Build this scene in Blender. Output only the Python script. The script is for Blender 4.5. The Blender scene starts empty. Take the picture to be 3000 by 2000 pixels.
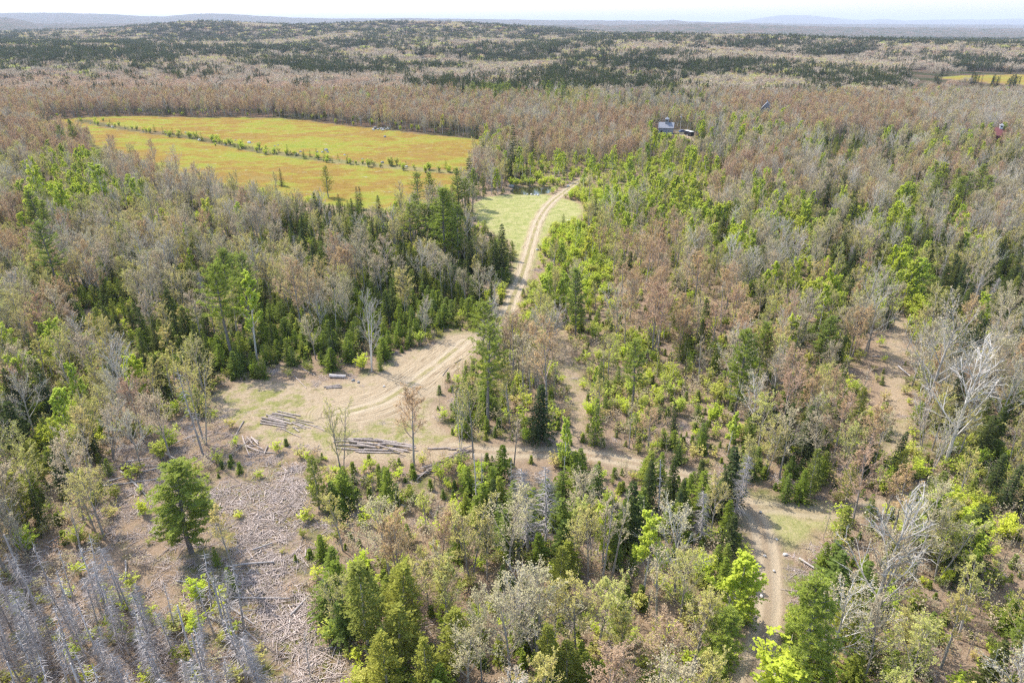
import bpy, math, random
import numpy as np
from mathutils import Vector, Matrix

R = math.radians
scene = bpy.context.scene
COL = scene.collection

# ------------------------------------------------------------------ camera
H = 60.0
PITCH = math.atan(925 / 2000.0)
cam_d = bpy.data.cameras.new('camera')
cam_d.sensor_width = 36.0
cam_d.lens = 24.0
cam_d.clip_start = 0.5
cam_d.clip_end = 90000.0
cam = bpy.data.objects.new('camera', cam_d)
COL.objects.link(cam)
cam.location = (0, 0, H)
cam.rotation_euler = (math.pi / 2 - PITCH, 0, 0)
scene.camera = cam

# ------------------------------------------------------------------ light
SUN_EL, SUN_DIR = R(53), (-0.80, 0.60)          # shadows fall to the right and towards the viewer
az = math.atan2(SUN_DIR[0], SUN_DIR[1])          # clockwise from +Y
sun_d = bpy.data.lights.new('sun', 'SUN')
sun_d.energy = 2.4
sun_d.angle = R(0.5)
sun_d.color = (1.0, 0.945, 0.86)
sun = bpy.data.objects.new('sun', sun_d)
COL.objects.link(sun)
to_sun = Vector((math.sin(az) * math.cos(SUN_EL), math.cos(az) * math.cos(SUN_EL), math.sin(SUN_EL)))
sun.rotation_euler = to_sun.to_track_quat('Z', 'Y').to_euler()
sun.location = to_sun * 200

world = bpy.data.worlds.new('World')
scene.world = world
world.use_nodes = True
wt = world.node_tree
bg = wt.nodes['Background']
sky = wt.nodes.new('ShaderNodeTexSky')
sky.sky_type = 'NISHITA'
sky.sun_disc = False
sky.sun_elevation = SUN_EL
sky.sun_rotation = az
sky.altitude = 100
sky.air_density = 1.0
sky.dust_density = 1.6
sky.ozone_density = 0.7
wt.links.new(sky.outputs[0], bg.inputs[0])
bg.inputs[1].default_value = 0.15

scene.view_settings.view_transform = 'Standard'
scene.view_settings.look = 'None'
scene.view_settings.exposure = 1.3
scene.view_settings.gamma = 1.0
scene.render.engine = 'CYCLES'
cy = scene.cycles
cy.max_bounces = 5
cy.diffuse_bounces = 3
cy.glossy_bounces = 2
cy.transmission_bounces = 3
cy.volume_bounces = 0
cy.transparent_max_bounces = 6
cy.use_denoising = False
cy.pixel_filter_type = 'BLACKMAN_HARRIS'
cy.filter_width = 1.3

# ------------------------------------------------------------------ photo measurements -> ground
CP, SP = math.cos(PITCH), math.sin(PITCH)


def ray(px, py):
    xc = (px - 1500.0) / 2000.0
    yc = (1000.0 - py) / 2000.0
    return xc, CP + yc * SP, -SP + yc * CP


def project(x, y, z):
    dy, dz = y, z - H
    dep = dy * CP - dz * SP
    up = dy * SP + dz * CP
    return 1500 + 2000 * x / dep, 1000 - 2000 * up / dep, dep


_UND = ((0.45, 31., 43., .7), (0.3, 17., 23., 2.1))
RIDGES = [
    (1700., 420., 700., 13, [(0, 121), (400, 129), (700, 142), (1000, 150), (1400, 140), (1600, 118), (1750, 107), (1900, 102), (2200, 104), (2500, 114), (3000, 122)]),
    (3300., 900., 900., 12, [(0, 92), (250, 82), (400, 73), (550, 64), (700, 67), (850, 73), (950, 71), (1100, 67), (1350, 64), (1450, 68), (1600, 79), (1750, 90), (1900, 103), (2100, 115), (3000, 122)]),
    (7500., 1500., 1800., 8, [(0, 50), (40, 53), (110, 67), (300, 69), (600, 66), (1000, 70), (1500, 73), (1900, 72), (2050, 68), (2150, 70), (2400, 76), (2600, 81), (3000, 82)]),
    (14000., 3000., 3500., 5, [(0, 39), (150, 38), (300, 41), (420, 48), (480, 50), (560, 41), (680, 41), (760, 48), (850, 52), (1000, 55), (1200, 54), (1500, 58), (1750, 60), (1930, 62), (1970, 58), (2005, 63), (2300, 70), (3000, 73)]),
    (27000., 4500., 6000., 0, [(0, 75), (1300, 72), (1380, 55), (1450, 72), (2100, 68), (2200, 58), (2290, 45), (2380, 46), (2450, 54), (2520, 60), (2590, 56), (2650, 61), (2750, 58), (2900, 58), (2980, 55), (3000, 56)]),
]
_RP = []
for Y0, sf, sb, tree, pts in RIDGES:
    us, zs = [], []
    for px, row in pts:
        dx, dy, dz = ray(px, row)
        us.append(dx / dy)
        zs.append(H + dz / dy * Y0 - tree)
    us = [us[0] - 1.2, us[0] - .3] + us + [us[-1] + .3, us[-1] + 1.2]
    zs = [zs[0] * .6, zs[0]] + zs + [zs[-1], zs[-1] * .6]
    _RP.append((Y0, sf, sb, np.array(us), np.array(zs)))


def terrain(X, Y):
    X = np.asarray(X, float)
    Y = np.asarray(Y, float)
    far = np.clip((Y - 300) / 900, 0, 1)
    z = np.zeros_like(X + Y)
    for a, lx, ly, ph in _UND:
        z = z + a * np.sin(X / lx + ph) * np.cos(Y / ly + ph * .6)
    z = z + far * (5 * np.sin(X / 330 + 1) * np.sin(Y / 290) + 3 * np.sin(X / 140 + Y / 190))
    t = np.clip((Y - 1900) / 2200, 0, 1)
    base = -28 * t * t * (3 - 2 * t)
    rid = base
    u = X / np.maximum(Y, 1)
    for Y0, sf, sb, us, zs in _RP:
        d = Y - Y0
        g = np.exp(-.5 * (d / np.where(d < 0, sf, sb)) ** 2)
        zz = np.interp(u, us, zs)
        wob = 1 + .05 * np.sin(X / (Y0 * .05) + 1.3) * np.sin(Y / (Y0 * .04))
        rid = np.maximum(rid, base + (zz - base) * g * np.where(Y0 > 5000, 1, wob))
    w = np.clip((Y - 600) / 500, 0, 1)
    return z * np.clip(1.2 - Y / 30000, 0, 1) + rid * w


def ground(px, py, z_above=0.0):
    """The place on the ground (raised by z_above) that the photograph shows at a pixel."""
    dx, dy, dz = ray(px, py)
    if dz > -1e-4:
        dz = -1e-4
    t = (z_above - H) / dz
    for _ in range(6):
        zt = float(terrain(dx * t, dy * t)) + z_above
        t = (zt - H) / dz
    return Vector((dx * t, dy * t, float(terrain(dx * t, dy * t))))


def tall(bx, by, ty):
    """Base point and height of an upright thing whose foot shows at (bx, by) and whose top row is ty."""
    p = ground(bx, by)
    lo, hi = 0.0, 40.0
    for _ in range(40):
        m = (lo + hi) / 2
        if project(p.x, p.y, p.z + m)[1] > ty:
            lo = m
        else:
            hi = m
    return p, lo


# ------------------------------------------------------------------ objects, labels
def tag(o, label=None, cat=None, group=None, kind=None):
    if label:
        o['label'] = label
    if cat:
        o['category'] = cat
    if group:
        o['group'] = group
    if kind:
        o['kind'] = kind
    return o


def link(name, data, parent=None):
    o = bpy.data.objects.new(name, data)
    COL.objects.link(o)
    if parent is not None:
        o.parent = parent
    return o


class MB:
    def __init__(s):
        s.V, s.F, s.M = [], [], []

    def quad(s, c, a, b, m=0):
        n = len(s.V)
        cx, cy_, cz = c
        ax, ay, az_ = a
        bx, by, bz = b
        s.V += [(cx - ax - bx, cy_ - ay - by, cz - az_ - bz), (cx + ax - bx, cy_ + ay - by, cz + az_ - bz),
                (cx + ax + bx, cy_ + ay + by, cz + az_ + bz), (cx - ax + bx, cy_ - ay + by, cz - az_ + bz)]
        s.F.append((n, n + 1, n + 2, n + 3))
        s.M.append(m)

    def leaf(s, p, d, w, L, m=0):
        """A pointed blade from p along unit d, half width w (vector), length L."""
        n = len(s.V)
        px, py, pz = p
        mx, my, mz = px + d[0] * L * .55, py + d[1] * L * .55, pz + d[2] * L * .55
        s.V += [(px, py, pz), (mx - w[0], my - w[1], mz - w[2]), (px + d[0] * L, py + d[1] * L, pz + d[2] * L), (mx + w[0], my + w[1], mz + w[2])]
        s.F.append((n, n + 1, n + 2, n + 3))
        s.M.append(m)

    def ribbon(s, p, q, w, m=0):
        """A flat twig from p to q."""
        n = len(s.V)
        s.V += [(p[0] - w[0], p[1] - w[1], p[2] - w[2]), (p[0] + w[0], p[1] + w[1], p[2] + w[2]), q]
        s.F.append((n, n + 1, n + 2))
        s.M.append(m)

    def tube(s, pts, rad, sides, m=0, cap=False, jit=0, rnd=None):
        n0 = len(s.V)
        k = len(pts)
        for i, p in enumerate(pts):
            a = pts[max(0, i - 1)]
            b = pts[min(k - 1, i + 1)]
            d = Vector((b[0] - a[0], b[1] - a[1], b[2] - a[2]))
            if d.length < 1e-9:
                d = Vector((0, 0, 1))
            d.normalize()
            e = d.orthogonal().normalized() if abs(d.z) < .9 else Vector((1, 0, 0)) - d * d.x
            e.normalize()
            f = d.cross(e)
            for j in range(sides):
                t = 2 * math.pi * j / sides
                r = rad[i]
                if jit:
                    r *= 1 + rnd.uniform(-jit, jit)
                c, q = math.cos(t) * r, math.sin(t) * r
                s.V.append((p[0] + e.x * c + f.x * q, p[1] + e.y * c + f.y * q, p[2] + e.z * c + f.z * q))
        for i in range(k - 1):
            for j in range(sides):
                a = n0 + i * sides + j
                b = n0 + i * sides + (j + 1) % sides
                s.F.append((a, b, b + sides, a + sides))
                s.M.append(m)
        if cap is not False:
            s.F.append(tuple(n0 + j for j in reversed(range(sides))))
            s.M.append(cap)
            s.F.append(tuple(n0 + (k - 1) * sides + j for j in range(sides)))
            s.M.append(cap)

    def box(s, c, h, m=0, rz=0):
        n = len(s.V)
        cr, sr = math.cos(rz), math.sin(rz)
        for dz in (-1, 1):
            for dx, dy in ((-1, -1), (1, -1), (1, 1), (-1, 1)):
                x, y = dx * h[0], dy * h[1]
                s.V.append((c[0] + x * cr - y * sr, c[1] + x * sr + y * cr, c[2] + dz * h[2]))
        for f in ((3, 2, 1, 0), (4, 5, 6, 7), (0, 1, 5, 4), (1, 2, 6, 5), (2, 3, 7, 6), (3, 0, 4, 7)):
            s.F.append(tuple(n + i for i in f))
            s.M.append(m)

    def add(s, o, m=None):
        n = len(s.V)
        s.V += o.V
        s.F += [tuple(i + n for i in f) for f in o.F]
        s.M += [m] * len(o.M) if m is not None else o.M

    def moved(s, off, rz, sc):
        o = MB()
        c, q = math.cos(rz) * sc, math.sin(rz) * sc
        o.V = [(x * c - y * q + off[0], x * q + y * c + off[1], z * sc + off[2]) for x, y, z in s.V]
        o.F = list(s.F)
        o.M = list(s.M)
        return o

    def mesh(s, name, mats, smooth=False):
        me = bpy.data.meshes.new(name)
        me.from_pydata(s.V, [], s.F)
        for m in mats:
            me.materials.append(m)
        if len(mats) > 1:
            me.polygons.foreach_set('material_index', np.array(s.M, dtype=np.int32))
        if smooth:
            me.polygons.foreach_set('use_smooth', np.ones(len(s.F), dtype=bool))
        me.update()
        return me


# ------------------------------------------------------------------ materials
def new_mat(name):
    m = bpy.data.materials.new(name)
    m.use_nodes = True
    nt = m.node_tree
    nt.nodes.clear()
    out = nt.nodes.new('ShaderNodeOutputMaterial')
    return m, nt, out


def ramp(nt, fac, stops, interp='LINEAR'):
    r = nt.nodes.new('ShaderNodeValToRGB')
    r.color_ramp.interpolation = interp
    els = r.color_ramp.elements
    while len(els) < len(stops):
        els.new(.5)
    for e, (p, c) in zip(els, stops):
        e.position = p
        e.color = (*c, 1)
    if fac is not None:
        nt.links.new(fac, r.inputs[0])
    return r.outputs[0]


def mixc(nt, fac, a, b, mode='MIX'):
    n = nt.nodes.new('ShaderNodeMix')
    n.data_type = 'RGBA'
    n.blend_type = mode
    for sock, v in ((n.inputs[0], fac), (n.inputs[6], a), (n.inputs[7], b)):
        if isinstance(v, (int, float)):
            sock.default_value = v
        elif isinstance(v, tuple):
            sock.default_value = (*v, 1)
        else:
            nt.links.new(v, sock)
    return n.outputs[2]


def math_n(nt, op, a, b=0.0, c=None, clamp=False):
    n = nt.nodes.new('ShaderNodeMath')
    n.operation = op
    n.use_clamp = clamp
    for sock, v in zip(n.inputs, (a, b, c)):
        if v is None:
            continue
        if isinstance(v, (int, float)):
            sock.default_value = v
        else:
            nt.links.new(v, sock)
    return n.outputs[0]


def smooth(nt, x, lo, hi):
    n = nt.nodes.new('ShaderNodeMapRange')
    n.interpolation_type = 'SMOOTHSTEP'
    nt.links.new(x, n.inputs[0])
    n.inputs[1].default_value = lo
    n.inputs[2].default_value = hi
    return n.outputs[0]


def noise(nt, vec, scale, detail=4, rough=.6):
    n = nt.nodes.new('ShaderNodeTexNoise')
    n.inputs['Scale'].default_value = scale
    n.inputs['Detail'].default_value = detail
    n.inputs['Roughness'].default_value = rough
    if vec is not None:
        nt.links.new(vec, n.inputs['Vector'])
    return n.outputs[0]


def leaf_mat(name, cols, trans=.35, lo=.7, hi=1.25):
    """Foliage: one of COLS by tree, a little lighter or darker leaf by leaf, light passing through."""
    m, nt, out = new_mat(name)
    oi = nt.nodes.new('ShaderNodeObjectInfo')
    st = [(i / max(1, len(cols) - 1), c) for i, c in enumerate(cols)]
    c = ramp(nt, oi.outputs['Random'], st)
    ge = nt.nodes.new('ShaderNodeNewGeometry')
    v = nt.nodes.new('ShaderNodeMapRange')
    nt.links.new(ge.outputs['Random Per Island'], v.inputs[0])
    v.inputs[3].default_value = lo
    v.inputs[4].default_value = hi
    cc = nt.nodes.new('ShaderNodeVectorMath')
    cc.operation = 'SCALE'
    nt.links.new(c, cc.inputs[0])
    nt.links.new(v.outputs[0], cc.inputs['Scale'])
    d = nt.nodes.new('ShaderNodeBsdfDiffuse')
    t = nt.nodes.new('ShaderNodeBsdfTranslucent')
    nt.links.new(cc.outputs[0], d.inputs[0])
    nt.links.new(cc.outputs[0], t.inputs[0])
    mx = nt.nodes.new('ShaderNodeMixShader')
    mx.inputs[0].default_value = trans
    nt.links.new(d.outputs[0], mx.inputs[1])
    nt.links.new(t.outputs[0], mx.inputs[2])
    nt.links.new(mx.outputs[0], out.inputs[0])
    return m


def bark_mat(name, a, b, scale=6.0):
    m, nt, out = new_mat(name)
    tc = nt.nodes.new('ShaderNodeTexCoord')
    mp = nt.nodes.new('ShaderNodeMapping')
    mp.inputs['Scale'].default_value = (1, 1, .35)
    nt.links.new(tc.outputs['Object'], mp.inputs[0])
    n = noise(nt, mp.outputs[0], scale, 5, .7)
    c = ramp(nt, n, [(.35, a), (.65, b)])
    oi = nt.nodes.new('ShaderNodeObjectInfo')
    v = nt.nodes.new('ShaderNodeMapRange')
    nt.links.new(oi.outputs['Random'], v.inputs[0])
    v.inputs[3].default_value = .75
    v.inputs[4].default_value = 1.2
    cc = nt.nodes.new('ShaderNodeVectorMath')
    cc.operation = 'SCALE'
    nt.links.new(c, cc.inputs[0])
    nt.links.new(v.outputs[0], cc.inputs['Scale'])
    d = nt.nodes.new('ShaderNodeBsdfDiffuse')
    nt.links.new(cc.outputs[0], d.inputs[0])
    nt.links.new(d.outputs[0], out.inputs[0])
    return m


def plain_mat(name, col, rough=.6, var=.15, scale=3.0, metal=0.0):
    m, nt, out = new_mat(name)
    tc = nt.nodes.new('ShaderNodeTexCoord')
    n = noise(nt, tc.outputs['Object'], scale, 4)
    a = tuple(x * (1 - var) for x in col)
    b = tuple(min(1, x * (1 + var)) for x in col)
    c = ramp(nt, n, [(.3, a), (.7, b)])
    p = nt.nodes.new('ShaderNodeBsdfPrincipled')
    nt.links.new(c, p.inputs['Base Color'])
    p.inputs['Roughness'].default_value = rough
    p.inputs['Metallic'].default_value = metal
    nt.links.new(p.outputs[0], out.inputs[0])
    return m


L_SPRUCE = leaf_mat('spruce_needles', [(.062, .084, .026), (.085, .108, .028), (.066, .092, .038), (.11, .125, .034)], .32)
L_FIR = leaf_mat('fir_needles', [(.17, .23, .035), (.22, .275, .04), (.155, .21, .05), (.28, .31, .05)], .38)
L_PINE = leaf_mat('pine_needles', [(.29, .36, .06), (.34, .40, .07), (.25, .32, .07), (.36, .41, .075)], .42)
L_CEDAR = leaf_mat('cedar_sprays', [(.28, .30, .06), (.33, .34, .065), (.23, .27, .07), (.35, .35, .065)], .4)
L_MAPLE = leaf_mat('maple_buds', [(.56, .40, .22), (.60, .44, .22), (.54, .40, .26), (.52, .34, .22), (.64, .50, .24)], .45)
L_TAN = leaf_mat('bare_tree_buds', [(.58, .49, .33), (.54, .50, .28), (.60, .48, .33), (.56, .52, .28)], .45)
L_YELL = leaf_mat('budding_leaves', [(.60, .55, .18), (.65, .58, .19), (.56, .56, .18), (.67, .56, .21), (.54, .58, .17)], .48)
L_LIME = leaf_mat('birch_leaves', [(.60, .68, .10), (.66, .72, .10), (.54, .64, .12), (.68, .68, .12)], .5, .85, 1.15)
L_SHRUB = leaf_mat('shrub_leaves', [(.62, .71, .085), (.57, .67, .095), (.68, .72, .095), (.54, .62, .11), (.62, .60, .16)], .5, .85, 1.15)
L_GRASS = leaf_mat('grass_blades', [(.36, .40, .10), (.48, .45, .19), (.30, .36, .09)], .4)
L_BROWN = leaf_mat('dead_needles', [(.42, .26, .15), (.34, .22, .13)], .35)
B_DARK = bark_mat('conifer_bark', (.13, .115, .10), (.29, .26, .235))
B_GREY = bark_mat('hardwood_bark', (.23, .205, .175), (.45, .41, .36))
B_PALE = bark_mat('pale_bark', (.36, .33, .29), (.60, .56, .50))
B_TWIG = bark_mat('hardwood_twigs', (.31, .255, .20), (.50, .42, .335))
B_RTWIG = bark_mat('maple_twigs', (.34, .245, .195), (.52, .39, .315))
B_BIRCH = bark_mat('birch_bark', (.42, .39, .34), (.74, .70, .64), 4)
B_DEAD = bark_mat('weathered_dead_wood', (.34, .30, .275), (.56, .515, .48))
B_LOG = bark_mat('log_bark', (.26, .21, .175), (.50, .43, .375), 5)
B_CUT = plain_mat('cut_wood', (.62, .45, .28), .8, .15, 9)
B_SLASH = bark_mat('slash_wood', (.30, .235, .195), (.62, .53, .465), 5)

# ------------------------------------------------------------------ ground layout (measured on the photo, laid on the terrain)
def poly(pts):
    return np.array([(g.x, g.y) for g in (ground(a, b) for a, b in pts)])


def sdist(P, X, Y):
    """Signed distance to a polygon, positive inside."""
    best = np.full(X.shape, 1e9)
    ins = np.zeros(X.shape, bool)
    n = len(P)
    for i in range(n):
        ax, ay = P[i]
        bx, by = P[(i + 1) % n]
        ex, ey = bx - ax, by - ay
        t = np.clip(((X - ax) * ex + (Y - ay) * ey) / (ex * ex + ey * ey + 1e-9), 0, 1)
        best = np.minimum(best, (X - ax - ex * t) ** 2 + (Y - ay - ey * t) ** 2)
        if ay != by:
            c = ((ay > Y) != (by > Y)) & (X < (bx - ax) * (Y - ay) / (by - ay) + ax)
            ins ^= c
    d = np.sqrt(best)
    return np.where(ins, d, -d)


def smooth_line(P, n=14):
    P = np.asarray(P)
    t = np.arange(len(P))
    tt = np.linspace(0, len(P) - 1, (len(P) - 1) * n + 1)
    out = []
    for k in range(2):
        p = np.concatenate([[2 * P[0, k] - P[1, k]], P[:, k], [2 * P[-1, k] - P[-2, k]]])
        i = np.minimum(tt.astype(int), len(P) - 2)
        f = tt - i
        p0, p1, p2, p3 = p[i], p[i + 1], p[i + 2], p[i + 3]
        out.append(.5 * (2 * p1 + (p2 - p0) * f + (2 * p0 - 5 * p1 + 4 * p2 - p3) * f ** 2 + (3 * p1 - p0 - 3 * p2 + p3) * f ** 3))
    return np.stack(out, 1)


def line_dist(L, X, Y):
    """Distance to a polyline, signed side offset and distance along it."""
    best = np.full(X.shape, 1e9)
    lat = np.zeros(X.shape)
    alo = np.zeros(X.shape)
    s = 0.0
    for i in range(len(L) - 1):
        ax, ay = L[i]
        ex, ey = L[i + 1] - L[i]
        l2 = ex * ex + ey * ey + 1e-9
        t = np.clip(((X - ax) * ex + (Y - ay) * ey) / l2, 0, 1)
        d = (X - ax - ex * t) ** 2 + (Y - ay - ey * t) ** 2
        m = d < best
        best = np.where(m, d, best)
        sg = np.sign(ex * (Y - ay) - ey * (X - ax))
        lat = np.where(m, sg * np.sqrt(d), lat)
        alo = np.where(m, s + t * math.sqrt(l2), alo)
        s += math.sqrt(l2)
    return np.sqrt(best), lat, alo


FIELD = poly([(110, 356), (240, 343), (400, 339), (600, 344), (780, 344), (900, 352), (1050, 371), (1200, 387), (1300, 398), (1440, 412), (1420, 440), (1385, 470), (1370, 540), (1330, 612), (1120, 615), (880, 590), (680, 556), (540, 512), (330, 446), (130, 388)])
FIELD_FAR = poly([(2740, 229), (2800, 222), (2900, 219), (3060, 219), (3060, 250), (2960, 248), (2860, 240)])
RIDGE_FIELD = np.array([(ray(px, 80)[0] / ray(px, 80)[1] * Y, Y) for px, Y in ((1195, 2880), (1250, 3120), (1350, 3120), (1362, 2980), (1280, 2860))])
HEDGE = smooth_line(poly([(240, 352), (330, 372), (480, 392), (560, 402), (650, 420), (760, 442), (860, 456), (1000, 474), (1180, 492), (1330, 505)]), 4)
CLEAR = poly([(1385, 598), (1420, 578), (1500, 569), (1600, 570), (1690, 592), (1712, 615), (1690, 648), (1610, 672), (1590, 720), (1560, 790), (1530, 850), (1490, 850), (1510, 770), (1510, 720), (1440, 680), (1395, 640)])
POND = poly([(1492, 560), (1502, 549), (1560, 547), (1618, 551), (1624, 558), (1600, 566), (1560, 569), (1510, 568)])
ROAD = smooth_line(poly([(1760, 512), (1700, 528), (1655, 560), (1612, 595), (1580, 640), (1562, 690), (1545, 750), (1525, 815), (1505, 865), (1485, 915), (1440, 965), (1390, 1010), (1320, 1050), (1250, 1095), (1185, 1150)]))
RUTS = smooth_line(poly([(1360, 1000), (1300, 1050), (1240, 1095), (1180, 1140), (1110, 1180), (1000, 1210)]))
LAND = poly([(640, 1140), (740, 1118), (880, 1120), (1000, 1122), (1110, 1090), (1130, 1045), (1290, 1005), (1345, 1015), (1305, 1110), (1265, 1180), (1290, 1250), (1360, 1300), (1345, 1335), (1250, 1350), (1000, 1350), (850, 1310), (770, 1290), (690, 1240), (640, 1200)])
GRASSY = poly([(640, 1140), (760, 1125), (900, 1150), (960, 1190), (1130, 1230), (1260, 1230), (1300, 1290), (1180, 1330), (980, 1300), (800, 1290), (680, 1230)])
SKID = smooth_line(poly([(1330, 1310), (1450, 1325), (1600, 1325), (1750, 1335), (1880, 1362), (2040, 1402), (2150, 1450), (2220, 1520), (2245, 1620), (2250, 1720), (2245, 1820), (2220, 1920), (2190, 2010), (2170, 2120)]))
SPUR = smooth_line(poly([(2180, 1480), (2300, 1490), (2420, 1500), (2600, 1480), (2750, 1455)]))
JUNC = poly([(2150, 1460), (2260, 1455), (2400, 1480), (2460, 1500), (2420, 1560), (2330, 1600), (2240, 1580), (2190, 1520)])
SLASH = poly([(800, 1350), (900, 1350), (920, 1420), (890, 1500), (900, 1560), (870, 1650), (900, 1760), (950, 1850), (1020, 2000), (1050, 2150), (860, 2150), (800, 2000), (720, 1880), (700, 1760), (700, 1680), (660, 1560), (590, 1450), (650, 1400), (740, 1400)])
SLASH2 = poly([(0, 1500), (200, 1540), (420, 1600), (560, 1650), (700, 1800), (700, 2000), (760, 2200), (-200, 2200), (-200, 1500)])
OPENR = smooth_line(poly([(2640, 930), (2620, 1010), (2625, 1100), (2620, 1180), (2640, 1260), (2610, 1330)]))
OPENM = smooth_line(poly([(1625, 940), (1640, 1010), (1665, 1080), (1690, 1160), (1700, 1230), (1650, 1290)]))
DRIVE = poly([(1975, 380), (2005, 378), (2030, 394), (2035, 402), (2010, 405), (1990, 398)])
DRIVE2 = smooth_line(poly([(1985, 385), (2015, 402), (2060, 425), (2090, 450)]), 4)
TRACKF = smooth_line(poly([(1110, 400), (1050, 425), (1000, 450)]), 4)


def fan(y0, y1, ratio, u1, cols):
    n = int(math.log(y1 / y0) / math.log(ratio))
    ys = y0 * (y1 / y0) ** (np.arange(n + 1) / n)
    us = np.linspace(-u1, u1, cols + 1)
    Y, U = np.meshgrid(ys, us, indexing='ij')
    return U * Y, Y


def sm(x, lo, hi):
    t = np.clip((x - lo) / (hi - lo), 0, 1)
    return t * t * (3 - 2 * t)


def wobble(X, Y, s, seed=0.0):
    return (np.sin(X / s + 1.7 * np.sin(Y / s * .8 + seed)) + np.sin(Y / s * 1.13 + 1.4 * np.sin(X / s * .9 + 2 + seed)) + .6 * np.sin((X + Y) / s * 2.1 + seed) + .6 * np.sin((X - Y) / s * 1.9 - seed)) / 3.2


ROADS_D = {}


def masks(X, Y):
    w = wobble(X, Y, 2.2) * .7 + wobble(X, Y, .8, 3.) * .4
    out = {}
    d1, lat1, alo1 = line_dist(ROAD, X, Y)
    d2, lat2, alo2 = line_dist(SKID, X, Y)
    d3, lat3, alo3 = line_dist(SPUR, X, Y)
    d4, lat4, alo4 = line_dist(RUTS, X, Y)
    road = sm(2.25 - d1 + w * .5, -.5, .7)
    skid = sm(1.9 - d2 + w * .6, -.8, .8)
    spur = sm(1.8 - d3 + w * .6, -.8, .8)
    ruts = sm(5.2 - d4 + w * 1.2, -1.2, 1.5)
    out['road'] = np.maximum(road, ruts * .95)
    out['track'] = np.maximum(skid, np.maximum(spur * .8, sm(1.3 - line_dist(DRIVE2, X, Y)[0] + w * .3, -.5, .5)))
    use1 = (d1 < d2) & (d1 < 8)
    out['lat'] = np.where(d4 < 7, lat4, np.where(use1, lat1, np.where(d2 < d3, lat2, lat3)))
    out['alo'] = np.where(d4 < 7, alo4, np.where(use1, alo1, np.where(d2 < d3, alo2, alo3)))
    g = sm(sdist(CLEAR, X, Y) + w * 1.3, -1.2, 1.2)
    g = np.maximum(g, sm(sdist(JUNC, X, Y) + w * 1.5, -1.5, 1.5) * .8)
    out['grass'] = g
    out['yard'] = np.maximum(sm(sdist(LAND, X, Y) + w * 1.6, -1.5, 1.5), np.maximum(sm(1.8 - line_dist(OPENR, X, Y)[0] + w, -1, 1) * .7, sm(2.2 - line_dist(OPENM, X, Y)[0] + w * 1.2, -1, 1.2) * .6))
    out['yard'] = np.maximum(out['yard'], sm(sdist(DRIVE, X, Y), -.5, .5))
    out['lush'] = sm(sdist(GRASSY, X, Y) + w * 3, -3, 3)
    hed = sm(4.0 - line_dist(HEDGE, X, Y)[0] + w, -1, 1.5)
    f = np.maximum(sm(sdist(FIELD, X, Y) + w * 1.5, -1, 1.5), sm(sdist(FIELD_FAR, X, Y), -1, 1))
    f = np.maximum(f, .7 * sm(sdist(RIDGE_FIELD, X, Y), -5, 5))
    out['field'] = f * (1 - hed * .8)
    out['grass'] = np.maximum(out['grass'], hed * .75)
    out['slash'] = sm(sdist(SLASH, X, Y) + w * 2.5, -2, 2)
    out['pond'] = sdist(POND, X, Y)
    out['far'] = sm(Y, 250, 420)
    return out


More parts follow.
